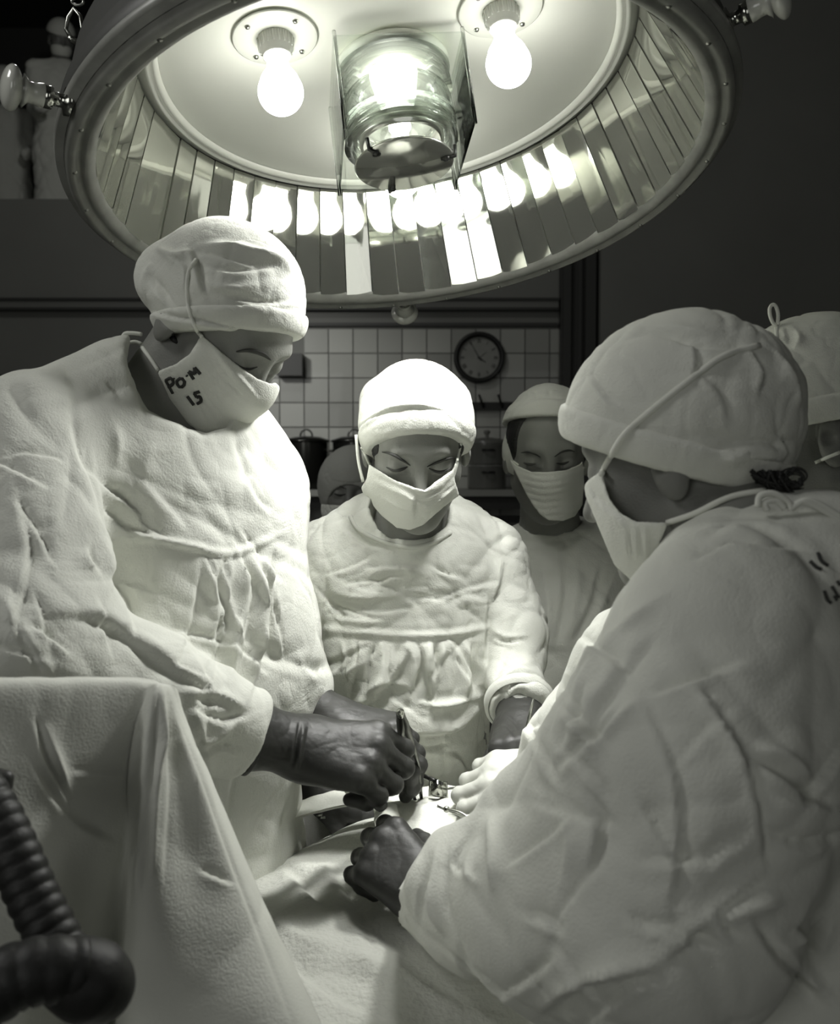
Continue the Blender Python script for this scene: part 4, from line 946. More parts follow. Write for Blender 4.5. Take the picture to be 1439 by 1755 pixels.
# =============================================================== nurse behind, at the right
def nurse_back():
    s = 1.0; O = P(938, 788, 1.90); fr = frame(-93, -14, -2); F_ = np.array([-.1, -1, 0])
    root = person('nurse with banded veil cap standing behind the middle nurse, right of the clock', P(950, 1000, 1.98))
    nb = P(945, 925, 1.97); sh = [P(862, 965, 1.98), P(1075, 985, 1.98)]; el = [P(885, 1180, 1.95), P(1120, 1220, 1.98)]; wr = [P(930, 1250, 1.75), P(1050, 1300, 1.8)]
    body = make_body(root, O, fr, s, nb, dict(sh=sh, el=el, wr=wr, pelvis=P(970, 1400, 2.0), fwd=F_), hf=.0026)
    torso = U((0, rc(P(960, 985, 1.98), P(965, 1090, 1.97), .120, .130, F_, .75)), (.05, rc(P(965, 1090, 1.97), P(970, 1400, 2.0), .130, .16, F_, .8)), (.05, rc(P(970, 1400, 2.0), np.array([.3, 2.0, .33]), .16, .19, F_, .8)),
              (.05, rc(P(925, 950, 1.97), sh[0], .058, .056)), (.05, rc(P(965, 950, 1.97), sh[1], .058, .056)),
              (.02, rc(sh[0], el[0], .052, .055)), (.02, rc(sh[1], el[1], .055, .055)), (.02, rc(el[0], P(920, 1240, 1.8), .055, .045)), (.02, rc(el[1], wr[1], .055, .045)))
    nk = rc(P(940, 800, 1.93), P(943, 868, 1.95), .052, .068)
    st = [('v', 4, 8, [(915, 1000), (912, 1080), (920, 1160)]), ('r', 4, 9, [(930, 960), (940, 1050), (930, 1150)]), ('v', 4, 7, [(960, 940), (965, 1020), (950, 1120)]), ('r', 3, 8, [(990, 950), (985, 1040), (960, 1120)]), ('v', 4, 8, [(1030, 960), (1010, 1040), (980, 1100)]), ('r', 4, 8, [(1050, 990), (1020, 1060), (985, 1120)]), ('v', 2, 4, [(860, 922), (940, 928), (1010, 915)])]
    gw = sdfpart('surgical_gown', root, lambda p: smax(torso(p), -nk(p), .005), np.array([.05, 1.62, .32]), np.array([.60, 2.25, 1.55]), .006, 'gown', st, (.0042, 12, 31))
    cs = [('v', 2, 3, [(868, 735), (885, 700), (920, 682), (960, 684), (990, 700)]), ('v', 2, 3, [(940, 665), (942, 680)]), ('v', 2, 3, [(900, 668), (905, 680)])]
    cap, band, core = make_cap(root, O, fr, s, (-.018, 0, .045), (.112, .086, .098), (-.35, 0, .94), .0706, strokes=cs, cr=(.003, 34, 6), band=.034, bandout=.002, extra=(ell(O+s*(-.03*fr[0]+.02*fr[2]), fr, np.array([.085, .086, .09])),))
    fnb = U((0, ell(O+s*(-.022*fr[0]+.012*fr[2]), fr, s*np.array([.088, .087, .086]))), (.006, plane(O-s*.030*fr[2], -fr[2]), 'i'), (.006, plane(O+s*.030*fr[0], nrm(fr[0]+.2*fr[2])), 'i'))
    sdfpart('cap_veil', root, fnb, O-.16, O+.16, .003, 'cap', (), (.0012, 30, 3))
    mk = make_mask(root, O, fr, s, [(872, 785), (885, 797), (910, 808), (938, 809), (970, 805), (993, 795), (997, 790), (1001, 800), (1001, 835), (998, 865), (985, 885), (965, 893), (940, 892), (925, 882), (912, 865), (900, 845), (888, 820), (878, 800)], infl=.006,
                   strokes=[('v', 1.1, 3, [(885, 806+11*k), (935, 816+11.5*k), (995, 803+12*k)]) for k in range(7)])
    fb = bvh_of([body]); allb = bvh_of([body, mk, cap, band])
    tape(allb, [(864, 745), (868, 768), (878, 788), (888, 797)], .0018, 'mask_tie', 'tape', root, 12)
    tape(fb, [(893, 776), (905, 775), (918, 779), (926, 784)], .0034, 'eyebrow', 'brow', root, 12, .0003, .5, taper=True)
    tape(fb, [(950, 783), (962, 775), (975, 772), (984, 774)], .0034, 'eyebrow', 'brow', root, 12, .0003, .5, taper=True)
    tape(fb, [(897, 793), (907, 796), (918, 795)], .0024, 'eyelashes', 'brow', root, 10, .0005, taper=True)
    tape(fb, [(953, 794), (964, 795), (975, 791)], .0024, 'eyelashes', 'brow', root, 10, .0005, taper=True)
    sdfpart('hair', root, U((0, ell(O+s*(-.012*fr[0]+.040*fr[2]), fr, s*np.array([.101, .081, .092]))), (.004, plane(O+s*.045*fr[0], fr[0]), 'i'), (.004, plane(O-s*.01*fr[2], -fr[2]), 'i')), O-.15, O+.15, .003, 'hair', (), (.0012, 70, 2))
nurse_back()

# =============================================================== assistant in the right foreground, seen from behind
def assistant():
    s = 1.0; O = P(1176, 800, .95); fr = frame(148, -14, 0); F_ = nrm([-.85, .45, 0])
    root = person('assistant in the right foreground, seen from behind in a creased gown', P(1330, 1200, .90))
    nb = P(1285, 935, .90)
    shN = P(1230, 1105, .80); shF = P(1190, 1050, 1.12); elN = P(1130, 1560, .76); wrN = P(760, 1505, 1.03); elF = P(1010, 1330, 1.22); wrF = P(905, 1350, 1.24)
    pel = P(1420, 1640, .93)
    J = dict(sh=[shN, shF], el=[elN, elF], wr=[wrN, wrF], pelvis=pel, fwd=F_)
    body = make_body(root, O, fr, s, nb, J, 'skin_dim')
    ch = P(1330, 1180, .90)
    torso = U((0, rc(P(1335, 1090, .90), ch, .112, .165, F_, .85)), (.06, rc(ch, P(1390, 1450, .92), .165, .17, F_, .9)), (.06, rc(P(1390, 1450, .92), P(1420, 1700, .93), .17, .19)), (.05, rc(P(1420, 1700, .93), np.array([.39, .93, .33]), .19, .21)),
              (.05, rc(P(1315, 985, .90), shN, .050, .070)), (.08, rc(P(1275, 1045, .95), P(1120, 1150, 1.10), .045, .070)), (.04, rc(P(1320, 945, .90), P(1439, 975, .88), .030, .06)))
    armN = U((0, rc(shN, P(1190, 1330, .78), .085, .105)), (.05, rc(P(1190, 1330, .78), elN, .105, .085)), (.05, rc(elN, P(980, 1560, .84), .090, .085)), (.04, rc(P(980, 1560, .84), P(840, 1540, .94), .080, .066)), (.03, rc(P(825, 1535, .95), P(708, 1500, 1.045), .064, .046)),
             (.05, rc(P(1080, 1360, .84), P(927, 1394, .92), .085, .051)), (.004, plane(P(706, 1500, 1.045), nrm(-R_*.84+UP_*.48+FW_*.2)), 'i'))
    armF = U((0, rc(P(1110, 1150, 1.10), P(1000, 1300, 1.18), .075, .07)), (.03, rc(P(1000, 1300, 1.18), P(935, 1345, 1.22), .065, .045)))
    nk = rc(O+s*(-.03*fr[0]-.06*fr[2])*1.0, nb+[0, 0, -.02], .054, .066)
    def gown(p): return smin(smin(smax(torso(p), -nk(p), .006), armN(p), .03), armF(p), .03)
    st = [('v', 4, 10, [(1210, 1190), (1270, 1290), (1300, 1380), (1310, 1480)]), ('r', 4, 14, [(1180, 1170), (1240, 1250), (1280, 1330)]), ('r', 5, 20, [(1150, 1010), (1070, 1080), (1010, 1150), (960, 1260)]), ('v', 4, 16, [(1120, 1090), (1040, 1190), (990, 1290)]),
          ('v', 5, 14, [(1290, 1300), (1340, 1330), (1400, 1370), (1439, 1380)]), ('r', 4, 14, [(1300, 1280), (1350, 1300), (1400, 1345)]), ('v', 4, 12, [(1310, 1430), (1380, 1450), (1439, 1430)]), ('v', 5, 16, [(1310, 1500), (1240, 1560), (1180, 1620), (1140, 1650)]),
          ('r', 5, 18, [(1340, 1540), (1270, 1560), (1200, 1600)]), ('v', 5, 14, [(1290, 1580), (1330, 1640), (1400, 1720)]), ('r', 5, 16, [(1320, 1600), (1370, 1660), (1439, 1700)]), ('v', 4, 14, [(1100, 1190), (1160, 1330), (1165, 1480), (1150, 1560)]),
          ('v', 5, 12, [(1080, 1660), (1000, 1690), (930, 1740)]), ('r', 5, 14, [(1130, 1650), (1050, 1670), (960, 1700)]), ('v', 5, 12, [(780, 1600), (800, 1660), (860, 1710)]), ('r', 4, 9, [(750, 1450), (745, 1540), (760, 1600)]), ('v', 4, 8, [(765, 1450), (760, 1540), (780, 1610)]),
          ('r', 3, 7, [(720, 1470), (705, 1530), (700, 1590)]), ('v', 3, 7, [(730, 1480), (720, 1540), (715, 1600)]), ('v', 3, 6, [(800, 1430), (775, 1480), (800, 1500)]), ('r', 3, 7, [(820, 1440), (800, 1490), (820, 1520)]),
          ('r', 4, 12, [(840, 1400), (850, 1470), (848, 1530)]), ('v', 3, 12, [(1075, 1570), (1110, 1590), (1180, 1580)]), ('v', 3, 8, [(1240, 930), (1310, 935), (1390, 945)]), ('r', 4, 9, [(1210, 905), (1290, 900), (1360, 915)]), ('v', 3, 9, [(1190, 960), (1250, 930), (1300, 930)]),
          ('v', 4, 16, [(1000, 1350), (1030, 1420), (1010, 1500)]), ('r', 4, 20, [(960, 1380), (980, 1450), (960, 1530)]), ('v', 4, 10, [(1225, 1545), (1240, 1590), (1260, 1610)]), ('v', 5, 14, [(1400, 1540), (1380, 1600), (1400, 1660)]),
          ('v', 4, 14, [(1060, 1210), (1000, 1270), (950, 1310)]), ('r', 4, 14, [(1090, 1200), (1030, 1260), (960, 1330)]), ('v', 4, 10, [(1010, 1750), (1080, 1690), (1130, 1680)]), ('v', 3, 7, [(1200, 1190), (1225, 1200)])]
    rg = random.Random(11)
    for k in range(26):
        x_ = rg.uniform(880, 1430); y_ = rg.uniform(1080, 1700); an = rg.uniform(-1.2, 1.2); L_ = rg.uniform(35, 90); st.append(('v', 3+rg.random()*2, 11, [(x_-L_*math.cos(an), y_-L_*math.sin(an)), (x_+rg.uniform(-10, 10), y_), (x_+L_*math.cos(an), y_+L_*math.sin(an))]))
    gw = sdfpart('surgical_gown', root, gown, np.array([-.02, .56, .32]), np.array([.66, 1.40, 1.56]), .0038, 'gown_smooth', st, (.0052, 8, 41))
    cs = [('v', 4, 12, [(1050, 590), (1120, 575), (1200, 595), (1290, 600)]), ('r', 3, 14, [(1060, 570), (1140, 560), (1230, 575)]), ('v', 3, 7, [(1190, 590), (1195, 620), (1190, 650)]), ('v', 4, 10, [(1230, 770), (1300, 760), (1340, 770)]), ('r', 4, 12, [(1240, 790), (1290, 780), (1340, 785)]),
          ('v', 4, 9, [(1290, 600), (1310, 640), (1300, 680)]), ('r', 3, 10, [(1310, 580), (1350, 640), (1370, 700)]), ('v', 3, 8, [(1330, 740), (1350, 770), (1340, 795)]), ('v', 3, 10, [(1010, 640), (1040, 680), (1070, 700)]), ('v', 2.5, 14, [(1200, 640), (1240, 680), (1250, 740)])]
    cap, band, core = make_cap(root, O, fr, s, (-.004, 0, .046), (.114, .096, .103), (-.50, 0, .866), .0, h=.0028, strokes=cs, m='cap', cr=(.0028, 18, 6), band=.030, extra=(ball(P(1290, 680, .97), .050),))
    mk = make_mask(root, O, fr, s, [(1032, 805), (1035, 825), (1045, 855), (1065, 880), (1090, 893), (1145, 895), (1130, 935), (1127, 995), (1120, 1012), (1085, 1000), (1052, 968), (1034, 925), (1015, 880), (1003, 850), (1000, 835), (1005, 825), (1018, 815)], infl=.010, xmin=-.02,
                   strokes=[('v', 1.4, 5, [(1010+14*k, 838+12*k), (1030+16*k, 870+12*k)]) for k in range(4)]+[('v', 1.6, 5, [(1075+18*k, 905), (1080+15*k, 960)]) for k in range(3)])
    allb = bvh_of([gw, body, cap, band, mk])
    tape(allb, [(1300, 592), (1240, 610), (1190, 645), (1120, 700), (1070, 745), (1045, 785), (1030, 812)], .0030, 'mask_tie', 'tape', root, 40, .001)
    tape(allb, [(1143, 896), (1190, 880), (1250, 852), (1310, 840)], .0028, 'mask_tie', 'tape', root, 20, .002)
    hh, _n = hit(bvh_of([gw]), 1335, 880); d_ = float((hh-CAM) @ FW_)-.008
    for pts in ([(1298, 870), (1302, 850), (1325, 846), (1350, 860), (1355, 875)], [(1315, 875), (1310, 862), (1330, 858), (1345, 872)], [(1355, 872), (1375, 860), (1410, 875), (1450, 900)], [(1358, 868), (1390, 858), (1450, 892)]):
        MB().tube([P(x, y, d_) for x, y in spl(pts, 20)], .0028, 8).build('gown_tie', 'tape', root)
    # hair escaping at the nape
    hb = MB(); rnd = random.Random(3)
    for k in range(46):
        x0_, y0_ = 1285+rnd.random()*60, 806+rnd.random()*10
        x2_, y2_ = 1310+rnd.random()*75, 822+rnd.random()*26
        dd = .855+rnd.random()*.02
        hb.tube([P(a_, b_, dd) for a_, b_ in spl([(x0_, y0_), ((x0_+x2_)/2+rnd.uniform(-8, 8), (y0_+y2_)/2+rnd.uniform(2, 14)), (x2_, y2_)], 8)], [.0022*(1-i/9) for i in range(8)], 5)
    for k in range(14):
        a_ = rnd.random()*6.28; c_ = (1358+rnd.uniform(-6, 6), 818+rnd.uniform(-5, 5)); rr = 12+rnd.random()*10
        hb.tube([P(c_[0]+rr*math.cos(a_+t), c_[1]+.7*rr*math.sin(a_+t), .86) for t in np.linspace(0, 2.6, 10)], [.0018*(1-i/12) for i in range(10)], 5)
    hb.build('hair', 'hair', root)
    sdfpart('hair', root, U((0, ell(O+s*(-.016*fr[0]+.036*fr[2]), fr, s*np.array([.096, .079, .090]))), (.004, plane(O+s*.02*fr[0], fr[0]), 'i'), (.004, plane(O-s*.028*fr[2], -fr[2]), 'i'), (.004, plane(O-s*.05*fr[0], fr[0]), 'i')), O-.15, O+.15, .003, 'hair', (), (.0015, 70, 2))
    gb = bvh_of([gw]); mb = MB()
    for pts in ([(1388, 962), (1398, 972), (1407, 976)], [(1401, 948), (1407, 962), (1418, 970)], [(1412, 1014), (1417, 1028), (1423, 1034)], [(1425, 1005), (1432, 1018), (1437, 1024)], [(1428, 1022), (1433, 1030)], [(1434, 996), (1439, 1004)]):
        q = lay(gb, pts, 8, .0003); mb.tube(q, .0017, 6)
    mb.build('laundry_mark', 'ink', root)
    # near hand resting on the drape, fingers to the upper left
    hand(root, P(740, 1536, 1.05), nrm(P(662, 1464, 1.09)-P(740, 1536, 1.05)), nrm(-FW_*.75+UP_*.60+R_*.05), -1,
         [(48, 78, 45), (52, 80, 45), (54, 80, 45), (50, 72, 40)], spread=[6, 2, -5, -13], thumb=dict(d=(.75, .5, -.5), c=(15, 25), t=(.6, -.2, -.6)), s=.90, arm=P(785, 1545, 1.0), armr=.034, palm_w=.088)
    # far hand, pale glove, holding a clamp
    hand(root, P(958, 1325, 1.245), nrm(-R_*1.0-UP_*.05-FW_*.05), nrm(UP_*.66-FW_*.72), 1,
         [(30, 72, 40), (34, 74, 40), (40, 74, 40), (46, 70, 40)], thumb=dict(d=(.75, .3, -.55), c=(5, 12), t=(.9, .1, -.1)), s=.90, arm=P(1020, 1348, 1.235), armr=.034, m='glove_pale')
assistant()

# =============================================================== person at the right edge, behind the assistant
def bystander():
    s = 1.05; O = P(1394, 758, 1.28); fr = frame(168, -8, 0); F_ = nrm([-1, .1, 0])
    root = person('gowned helper at the right edge behind the assistant, cap with a tied loop on top', P(1490, 1000, 1.32))
    nb = P(1490, 880, 1.32); sh = [P(1530, 960, 1.16), P(1520, 950, 1.48)]; el = [P(1500, 1180, 1.12), P(1500, 1160, 1.50)]; wr = [P(1380, 1230, 1.2), P(1380, 1230, 1.42)]
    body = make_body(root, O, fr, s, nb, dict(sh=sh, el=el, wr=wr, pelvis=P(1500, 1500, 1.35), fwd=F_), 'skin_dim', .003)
    torso = U((0, rc(P(1500, 960, 1.32), P(1500, 1100, 1.32), .13, .15, F_, .75)), (.05, rc(P(1500, 1100, 1.32), P(1500, 1500, 1.35), .15, .18, F_, .8)), (.05, rc(P(1500, 1500, 1.35), np.array([.62, 1.35, .35]), .18, .19, F_, .8)),
              (.06, rc(P(1490, 900, 1.32), sh[0], .055, .06)), (.06, rc(P(1490, 900, 1.32), sh[1], .055, .06)), (.02, rc(sh[0], el[0], .06, .06)), (.02, rc(sh[1], el[1], .06, .06)), (.02, rc(el[0], wr[0], .06, .04)), (.02, rc(el[1], wr[1], .06, .04)))
    gw = sdfpart('surgical_gown', root, torso, np.array([.38, 1.0, .35]), np.array([.86, 1.64, 1.56]), .007, 'gown', [('v', 4, 8, [(1400, 840), (1439, 880)])], (.003, 12, 51))
    cap, band, core = make_cap(root, O, fr, s, (-.012, 0, .045), (.122, .096, .112), (.05, 0, 1), .024, h=.003, strokes=[('v', 3, 5, [(1300, 580), (1320, 585), (1350, 575)]), ('r', 3, 7, [(1355, 560), (1370, 580), (1360, 600)]), ('v', 3, 5, [(1345, 560), (1350, 590)])], cr=(.003, 26, 9), band=.028)
    mk = make_mask(root, O, fr, s, [(1262, 768), (1310, 784), (1398, 790), (1394, 812), (1384, 845), (1345, 876), (1295, 876), (1258, 855), (1240, 815)], infl=.008, xmin=.0)
    allb = bvh_of([body, cap, band, mk, gw])
    tape(allb, [(1396, 793), (1415, 785), (1439, 775)], .0022, 'mask_tie', 'tape', root, 10)
    tape(allb, [(1330, 556), (1331, 580), (1330, 604)], .0026, 'mask_tie', 'tape', root, 10)
    MB().tube([P(x, y, 1.25) for x, y in spl([(1332, 556), (1333, 540), (1330, 527), (1325, 522), (1319, 527), (1319, 540), (1324, 553), (1330, 558)], 24)], .0024, 8).build('tie_loop', 'tape', root)
bystander()

# =============================================================== helper glimpsed between surgeon and nurse
def peeking():
    s = 1.0; O = P(604, 848, 2.8); fr = frame(-92, -6, 0); F_ = np.array([0, -1, 0])
    root = person('hooded helper in the dark background, one eye visible between surgeon and middle nurse', P(604, 1000, 2.88))
    nb = P(604, 925, 2.86); sh = [P(515, 955, 2.88), P(695, 955, 2.88)]; el = [P(505, 1110, 2.88), P(705, 1110, 2.88)]; wr = [P(540, 1180, 2.70), P(680, 1180, 2.70)]
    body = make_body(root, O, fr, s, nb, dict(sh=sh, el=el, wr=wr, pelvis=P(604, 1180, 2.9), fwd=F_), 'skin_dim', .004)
    torso = U((0, rc(P(604, 960, 2.88), P(604, 1080, 2.88), .13, .13, F_, .75)), (.05, rc(P(604, 1080, 2.88), np.array([-.19, 2.9, .4]), .13, .20, F_, .8)), (.06, rc(nb-[0, 0, .03], sh[0], .045, .05)), (.06, rc(nb-[0, 0, .03], sh[1], .045, .05)),
              (.02, rc(sh[0], el[0], .05, .05)), (.02, rc(sh[1], el[1], .05, .05)), (.02, rc(el[0], wr[0], .05, .04)), (.02, rc(el[1], wr[1], .05, .04)))
    sdfpart('surgical_gown', root, torso, np.array([-.50, 2.55, .38]), np.array([.12, 3.12, 1.45]), .010, 'gown', (), (.003, 12, 61))
    hood = U((0, ell(O+(-.02*fr[0]+.03*fr[2]), fr, np.array([.118, .100, .108]))), (.03, rc(O-.04*fr[0], O-.05*fr[0]-.10*fr[2], .09, .085)), (.006, ell(O+.08*fr[0]-.045*fr[2], fr, np.array([.09, .068, .085])), 's'))
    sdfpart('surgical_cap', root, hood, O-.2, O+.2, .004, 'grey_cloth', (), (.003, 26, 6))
    band = U((0, ell(O+(-.01*fr[0]+.045*fr[2]), fr, np.array([.108, .088, .095]))), (.004, plane(O+.045*fr[2], -fr[2]), 'i'))
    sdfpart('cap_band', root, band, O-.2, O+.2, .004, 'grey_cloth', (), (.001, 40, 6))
    mk = make_mask(root, O, fr, s, [(540, 862), (604, 866), (670, 862), (660, 900), (604, 925), (550, 900)], infl=.006, h=.004)
    fb = bvh_of([body])
    tape(fb, [(572, 846), (582, 849), (592, 847)], .0028, 'eyelashes', 'hair', root, 8, .0006, taper=True)
    tape(fb, [(566, 836), (580, 833), (593, 838)], .004, 'eyebrow', 'brow', root, 8, .0006, .5, taper=True)
peeking()

# =============================================================== onlookers in the gallery
def onlooker(px, py, label, yaw, z0, Yd=6.75):
    O = P(px, py, Yd); s = 1.0; fr = frame(yaw, -20, 0); F_ = nrm([math.cos(math.radians(yaw)), math.sin(math.radians(yaw)), 0]); L_ = np.array([-F_[1], F_[0], 0])
    root = person(label, O); root.location = (O[0], O[1], z0)
    nb = O-[0, 0, .16]; sh = [nb-L_*.17-[0, 0, .05], nb+L_*.17-[0, 0, .05]]; el = [q-[0, 0, .28]+F_*.05 for q in sh]; wr = [q+F_*.2-[0, 0, .05] for q in el]
    it = head_prims(O, fr, s)+neck(O, fr, s, nb)+[(.04, rc(nb-[0, 0, .1], nb-[0, 0, .6], .14, .13, F_, .7))]
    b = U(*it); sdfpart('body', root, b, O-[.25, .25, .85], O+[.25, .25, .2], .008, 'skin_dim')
    it = [(0, rc(nb-[0, 0, .12], nb-[0, 0, .62], .17, .18, F_, .7))]
    for k in (0, 1): it += [(.05, rc(nb-[0, 0, .04], sh[k], .05, .06)), (.02, rc(sh[k], el[k], .06, .055)), (.02, rc(el[k], wr[k], .055, .045))]
    it += [(.04, rc(nb-[0, 0, .6], np.array([nb[0], nb[1], z0]), .18, .2, F_, .8))]
    g_ = sdfpart('surgical_gown', root, U(*it), np.array([O[0]-.4, O[1]-.4, z0]), O+[.4, .4, -.08], .012, 'gown', (), (.012, 7, px))
    sdfpart('surgical_cap', root, U((0, ell(O+(-.015*fr[0]+.05*fr[2]), fr, np.array([.115, .095, .105]))), (.006, plane(O+.05*fr[2], -nrm(fr[2]+.2*fr[0])), 'i')), O-.2, O+.25, .008, 'cap')
    sdfpart('face_mask', root, U((0, ell(O+.035*fr[0]-.05*fr[2], fr, np.array([.075, .068, .065]))), (.006, plane(O-.02*fr[2], fr[2]), 'i')), O-.2, O+.2, .006, 'mask')
gz = zl-.45
q = MB(); q.box((-2.45, YB+1.02, gz-.05), (1.3, .88, .05)); q.build('floor_gallery', 'floor', None, False)['kind'] = 'structure'
onlooker(104, 72, 'dimly seen onlooker with dark glasses in the upper left, head behind the lamp hook', -60, gz)
onlooker(8, 150, 'dimly seen onlooker cut off by the left edge, beside the porcelain knob', -75, gz, 7.25)
# ------------------------------------------------------------------ table, patient drape, screen drape
def sheet(name, rows, n, m, parent=None, th=.002, strokes=(), cr=None, nx=None):
    """rows of world points -> smooth cloth sheet with real thickness"""
    nx = nx or n; R0 = [spl(r, nx) for r in rows]; G = np.stack([spl([r[i] for r in R0], n) for i in range(nx)], 1)
    V = G.reshape(-1, 3); Q = np.array([(j*nx+i, j*nx+i+1, (j+1)*nx+i+1, (j+1)*nx+i) for j in range(n-1) for i in range(nx-1)])
    N = normals(V, Q)
    if np.mean(np.sum(N*(CAM-V), 1)) < 0: Q = Q[:, ::-1]
    if cr: V = crumple(V, Q, *cr)
    V = folds(V, Q, strokes)
    N = normals(V, Q); B = V-N*th; k = len(V); F2 = Q[:, ::-1]+k
    edge = [j*nx for j in range(n)]; per = [i for i in range(nx)]+[j*nx+nx-1 for j in range(1, n)]+[(n-1)*nx+i for i in range(nx-2, -1, -1)]+[j*nx for j in range(n-2, 0, -1)]
    E_ = np.array([(per[i], per[i]+k, per[(i+1) % len(per)]+k, per[(i+1) % len(per)]) for i in range(len(per))])
    return obj(name, np.vstack([V, B]), np.vstack([Q, F2, E_]), m, parent)
# operating table: from the camera's lower left away to the right
ax = nrm([.76, .65, 0]); sd = np.array([ax[1], -ax[0], 0]); TCN = np.array([.0, 1.12, 0])
tb_ = thing('operating_table', 'operating table hidden under the white drapes', 'table', tuple(TCN))
mb = MB(); mb.box(TCN+[0, 0, .86], (.50, .23, .04), (ax, sd, [0, 0, 1])); mb.build('tabletop', 'steel', tb_, False)
MB().box(TCN+[0, 0, .42], (.14, .12, .40), (ax, sd, [0, 0, 1])).build('pedestal', 'enamel', tb_, False)
MB().box(TCN+[0, 0, .03], (.45, .26, .03), (ax, sd, [0, 0, 1])).build('base', 'enamel', tb_, False)
# main drape: a height field over the patient, falling at both sides
def drape():
    nu, nv = 190, 190; us = np.linspace(-.50, .58, nu); vs = np.linspace(-.56, .56, nv)
    U_, V_ = np.meshgrid(us, vs, indexing='ij'); C0 = TCN
    hw = .31+.02*np.sin(U_*5)
    av = np.abs(V_+.03); z = np.full(U_.shape, .0)
    top = 1.045+.045*np.exp(-((U_-.18)/.22)**2)-.02*(V_/.25)**2
    over = np.maximum(av-hw, 0)
    fall = .36*(1-np.exp(-over/.10))+over*1.15
    z = top-.06*np.clip(av/hw, 0, 1)**4-fall
    wav = np.clip(over/.12, 0, 1)
    squeeze = 1-.55*np.clip((av-hw)/.35, 0, 1)*0
    yv = np.sign(V_+.03)*np.where(av > hw, hw+(av-hw)*.42, av)-.03
    yv = yv+wav*.014*np.sin(U_*17+1.5*np.sin(U_*5))*np.sign(V_)
    X = C0[0]+ax[0]*U_+sd[0]*yv; Y = C0[1]+ax[1]*U_+sd[1]*yv
    V = np.stack([X, Y, z], -1).reshape(-1, 3); Q = np.array([(i*nv+j, (i+1)*nv+j, (i+1)*nv+j+1, i*nv+j+1) for i in range(nu-1) for j in range(nv-1)])
    if normals(V, Q)[nu*nv//2][2] < 0: Q = Q[:, ::-1]
    V = crumple(V, Q, .004, 6, 71)
    V = folds(V, Q, [('v', 5, 16, [(470, 1470), (520, 1520), (560, 1560)]), ('r', 5, 20, [(440, 1450), (500, 1480), (580, 1500)]), ('v', 5, 20, [(560, 1480), (600, 1540), (640, 1640)]), ('r', 6, 24, [(450, 1560), (520, 1620), (600, 1640), (700, 1700)]), ('v', 5, 18, [(480, 1640), (560, 1700), (640, 1740)]), ('v', 5, 16, [(620, 1560), (680, 1650), (780, 1720), (880, 1740)]), ('r', 4, 14, [(640, 1600), (720, 1690), (840, 1740)])])
    N = normals(V, Q); k = len(V); o = obj('surgical_drape', np.vstack([V, V-N*.003]), np.vstack([Q, Q[:, ::-1]+k]), 'drape')
    tag(o, 'large pale drape covering the patient and table in the lower middle', 'drape', 'sterile drapes over the table'); return o
dr = drape()
dbv = bvh_of([dr])
# ether screen and the cloth tented over it
scr = thing('anaesthetist_screen', 'metal screen frame under the tented cloth in the left foreground', 'frame', tuple(P(100, 1180, .84)*[1, 1, 0]))
a_, b_ = P(-120, 1180, .80), P(240, 1178, .91)
MB().tube([a_-[0, 0, .55], a_-[0, 0, .03], b_-[0, 0, .03], b_-[0, 0, .55]], .006, 10).build('frame_bar', 'chrome', scr)
MB().tube([a_-[0, 0, .5], b_-[0, 0, .5]], .006, 10).build('frame_bar', 'chrome', scr)
rows = [
 [P(-120, 1172, .80), P(0, 1168, .85), P(120, 1162, .89), P(235, 1160, .93), P(282, 1162, .955)],
]
def R5(*a): return [P(*q) for q in a]
rowsA = [R5((-140, 1163, .80), (0, 1163, .83), (110, 1161, .86), (215, 1161, .89), (258, 1165, .90), (272, 1172, .895), (290, 1174, .90), (300, 1178, .905), (308, 1192, .93)),
         R5((-140, 1182, .775), (0, 1182, .81), (110, 1182, .84), (210, 1184, .875), (252, 1192, .885), (270, 1188, .870), (288, 1196, .885), (306, 1222, .895), (318, 1230, .93)),
         R5((-140, 1300, .765), (0, 1300, .80), (100, 1300, .83), (190, 1300, .865), (238, 1300, .885), (262, 1300, .855), (300, 1310, .87), (344, 1325, .88), (362, 1332, .925)),
         R5((-150, 1450, .76), (0, 1450, .785), (90, 1450, .82), (175, 1450, .865), (222, 1450, .885), (250, 1450, .835), (320, 1460, .85), (396, 1470, .865), (424, 1478, .915)),
         R5((-160, 1600, .75), (0, 1600, .77), (80, 1600, .80), (150, 1600, .86), (200, 1600, .89), (238, 1600, .82), (340, 1610, .82), (452, 1618, .84), (490, 1624, .895)),
         R5((-170, 1800, .74), (0, 1800, .76), (70, 1800, .79), (130, 1800, .85), (185, 1800, .89), (215, 1800, .80), (360, 1800, .79), (520, 1800, .805), (570, 1800, .865)),
         R5((-180, 2100, .73), (0, 2100, .75), (60, 2100, .78), (120, 2100, .84), (175, 2100, .88), (205, 2100, .79), (390, 2100, .77), (630, 2100, .78), (700, 2100, .845))]
sc1 = sheet('screen_drape', rowsA, 170, 'screen', None, .0022, [('v', 4, 10, [(60, 1230), (75, 1290), (105, 1350), (125, 1385)]), ('r', 4, 12, [(75, 1240), (100, 1310), (120, 1370)]), ('v', 3, 12, [(60, 1320), (120, 1400), (200, 1440)]), ('v', 2, 8, [(120, 1322), (220, 1326)]), ('r', 4, 11, [(262, 1180), (245, 1260), (235, 1400), (228, 1560)]),
          ('v', 4, 8, [(270, 1185), (262, 1290), (250, 1400), (240, 1560)]), ('r', 4, 8, [(278, 1180), (276, 1260), (268, 1350), (262, 1500)]), ('v', 3, 16, [(285, 1200), (290, 1350), (280, 1500)]), ('v', 3, 10, [(340, 1490), (400, 1515)]), ('v', 2, 4.5, [(306, 1222), (344, 1325), (396, 1470), (452, 1618), (520, 1800)])], (.0022, 7, 81), nx=210)
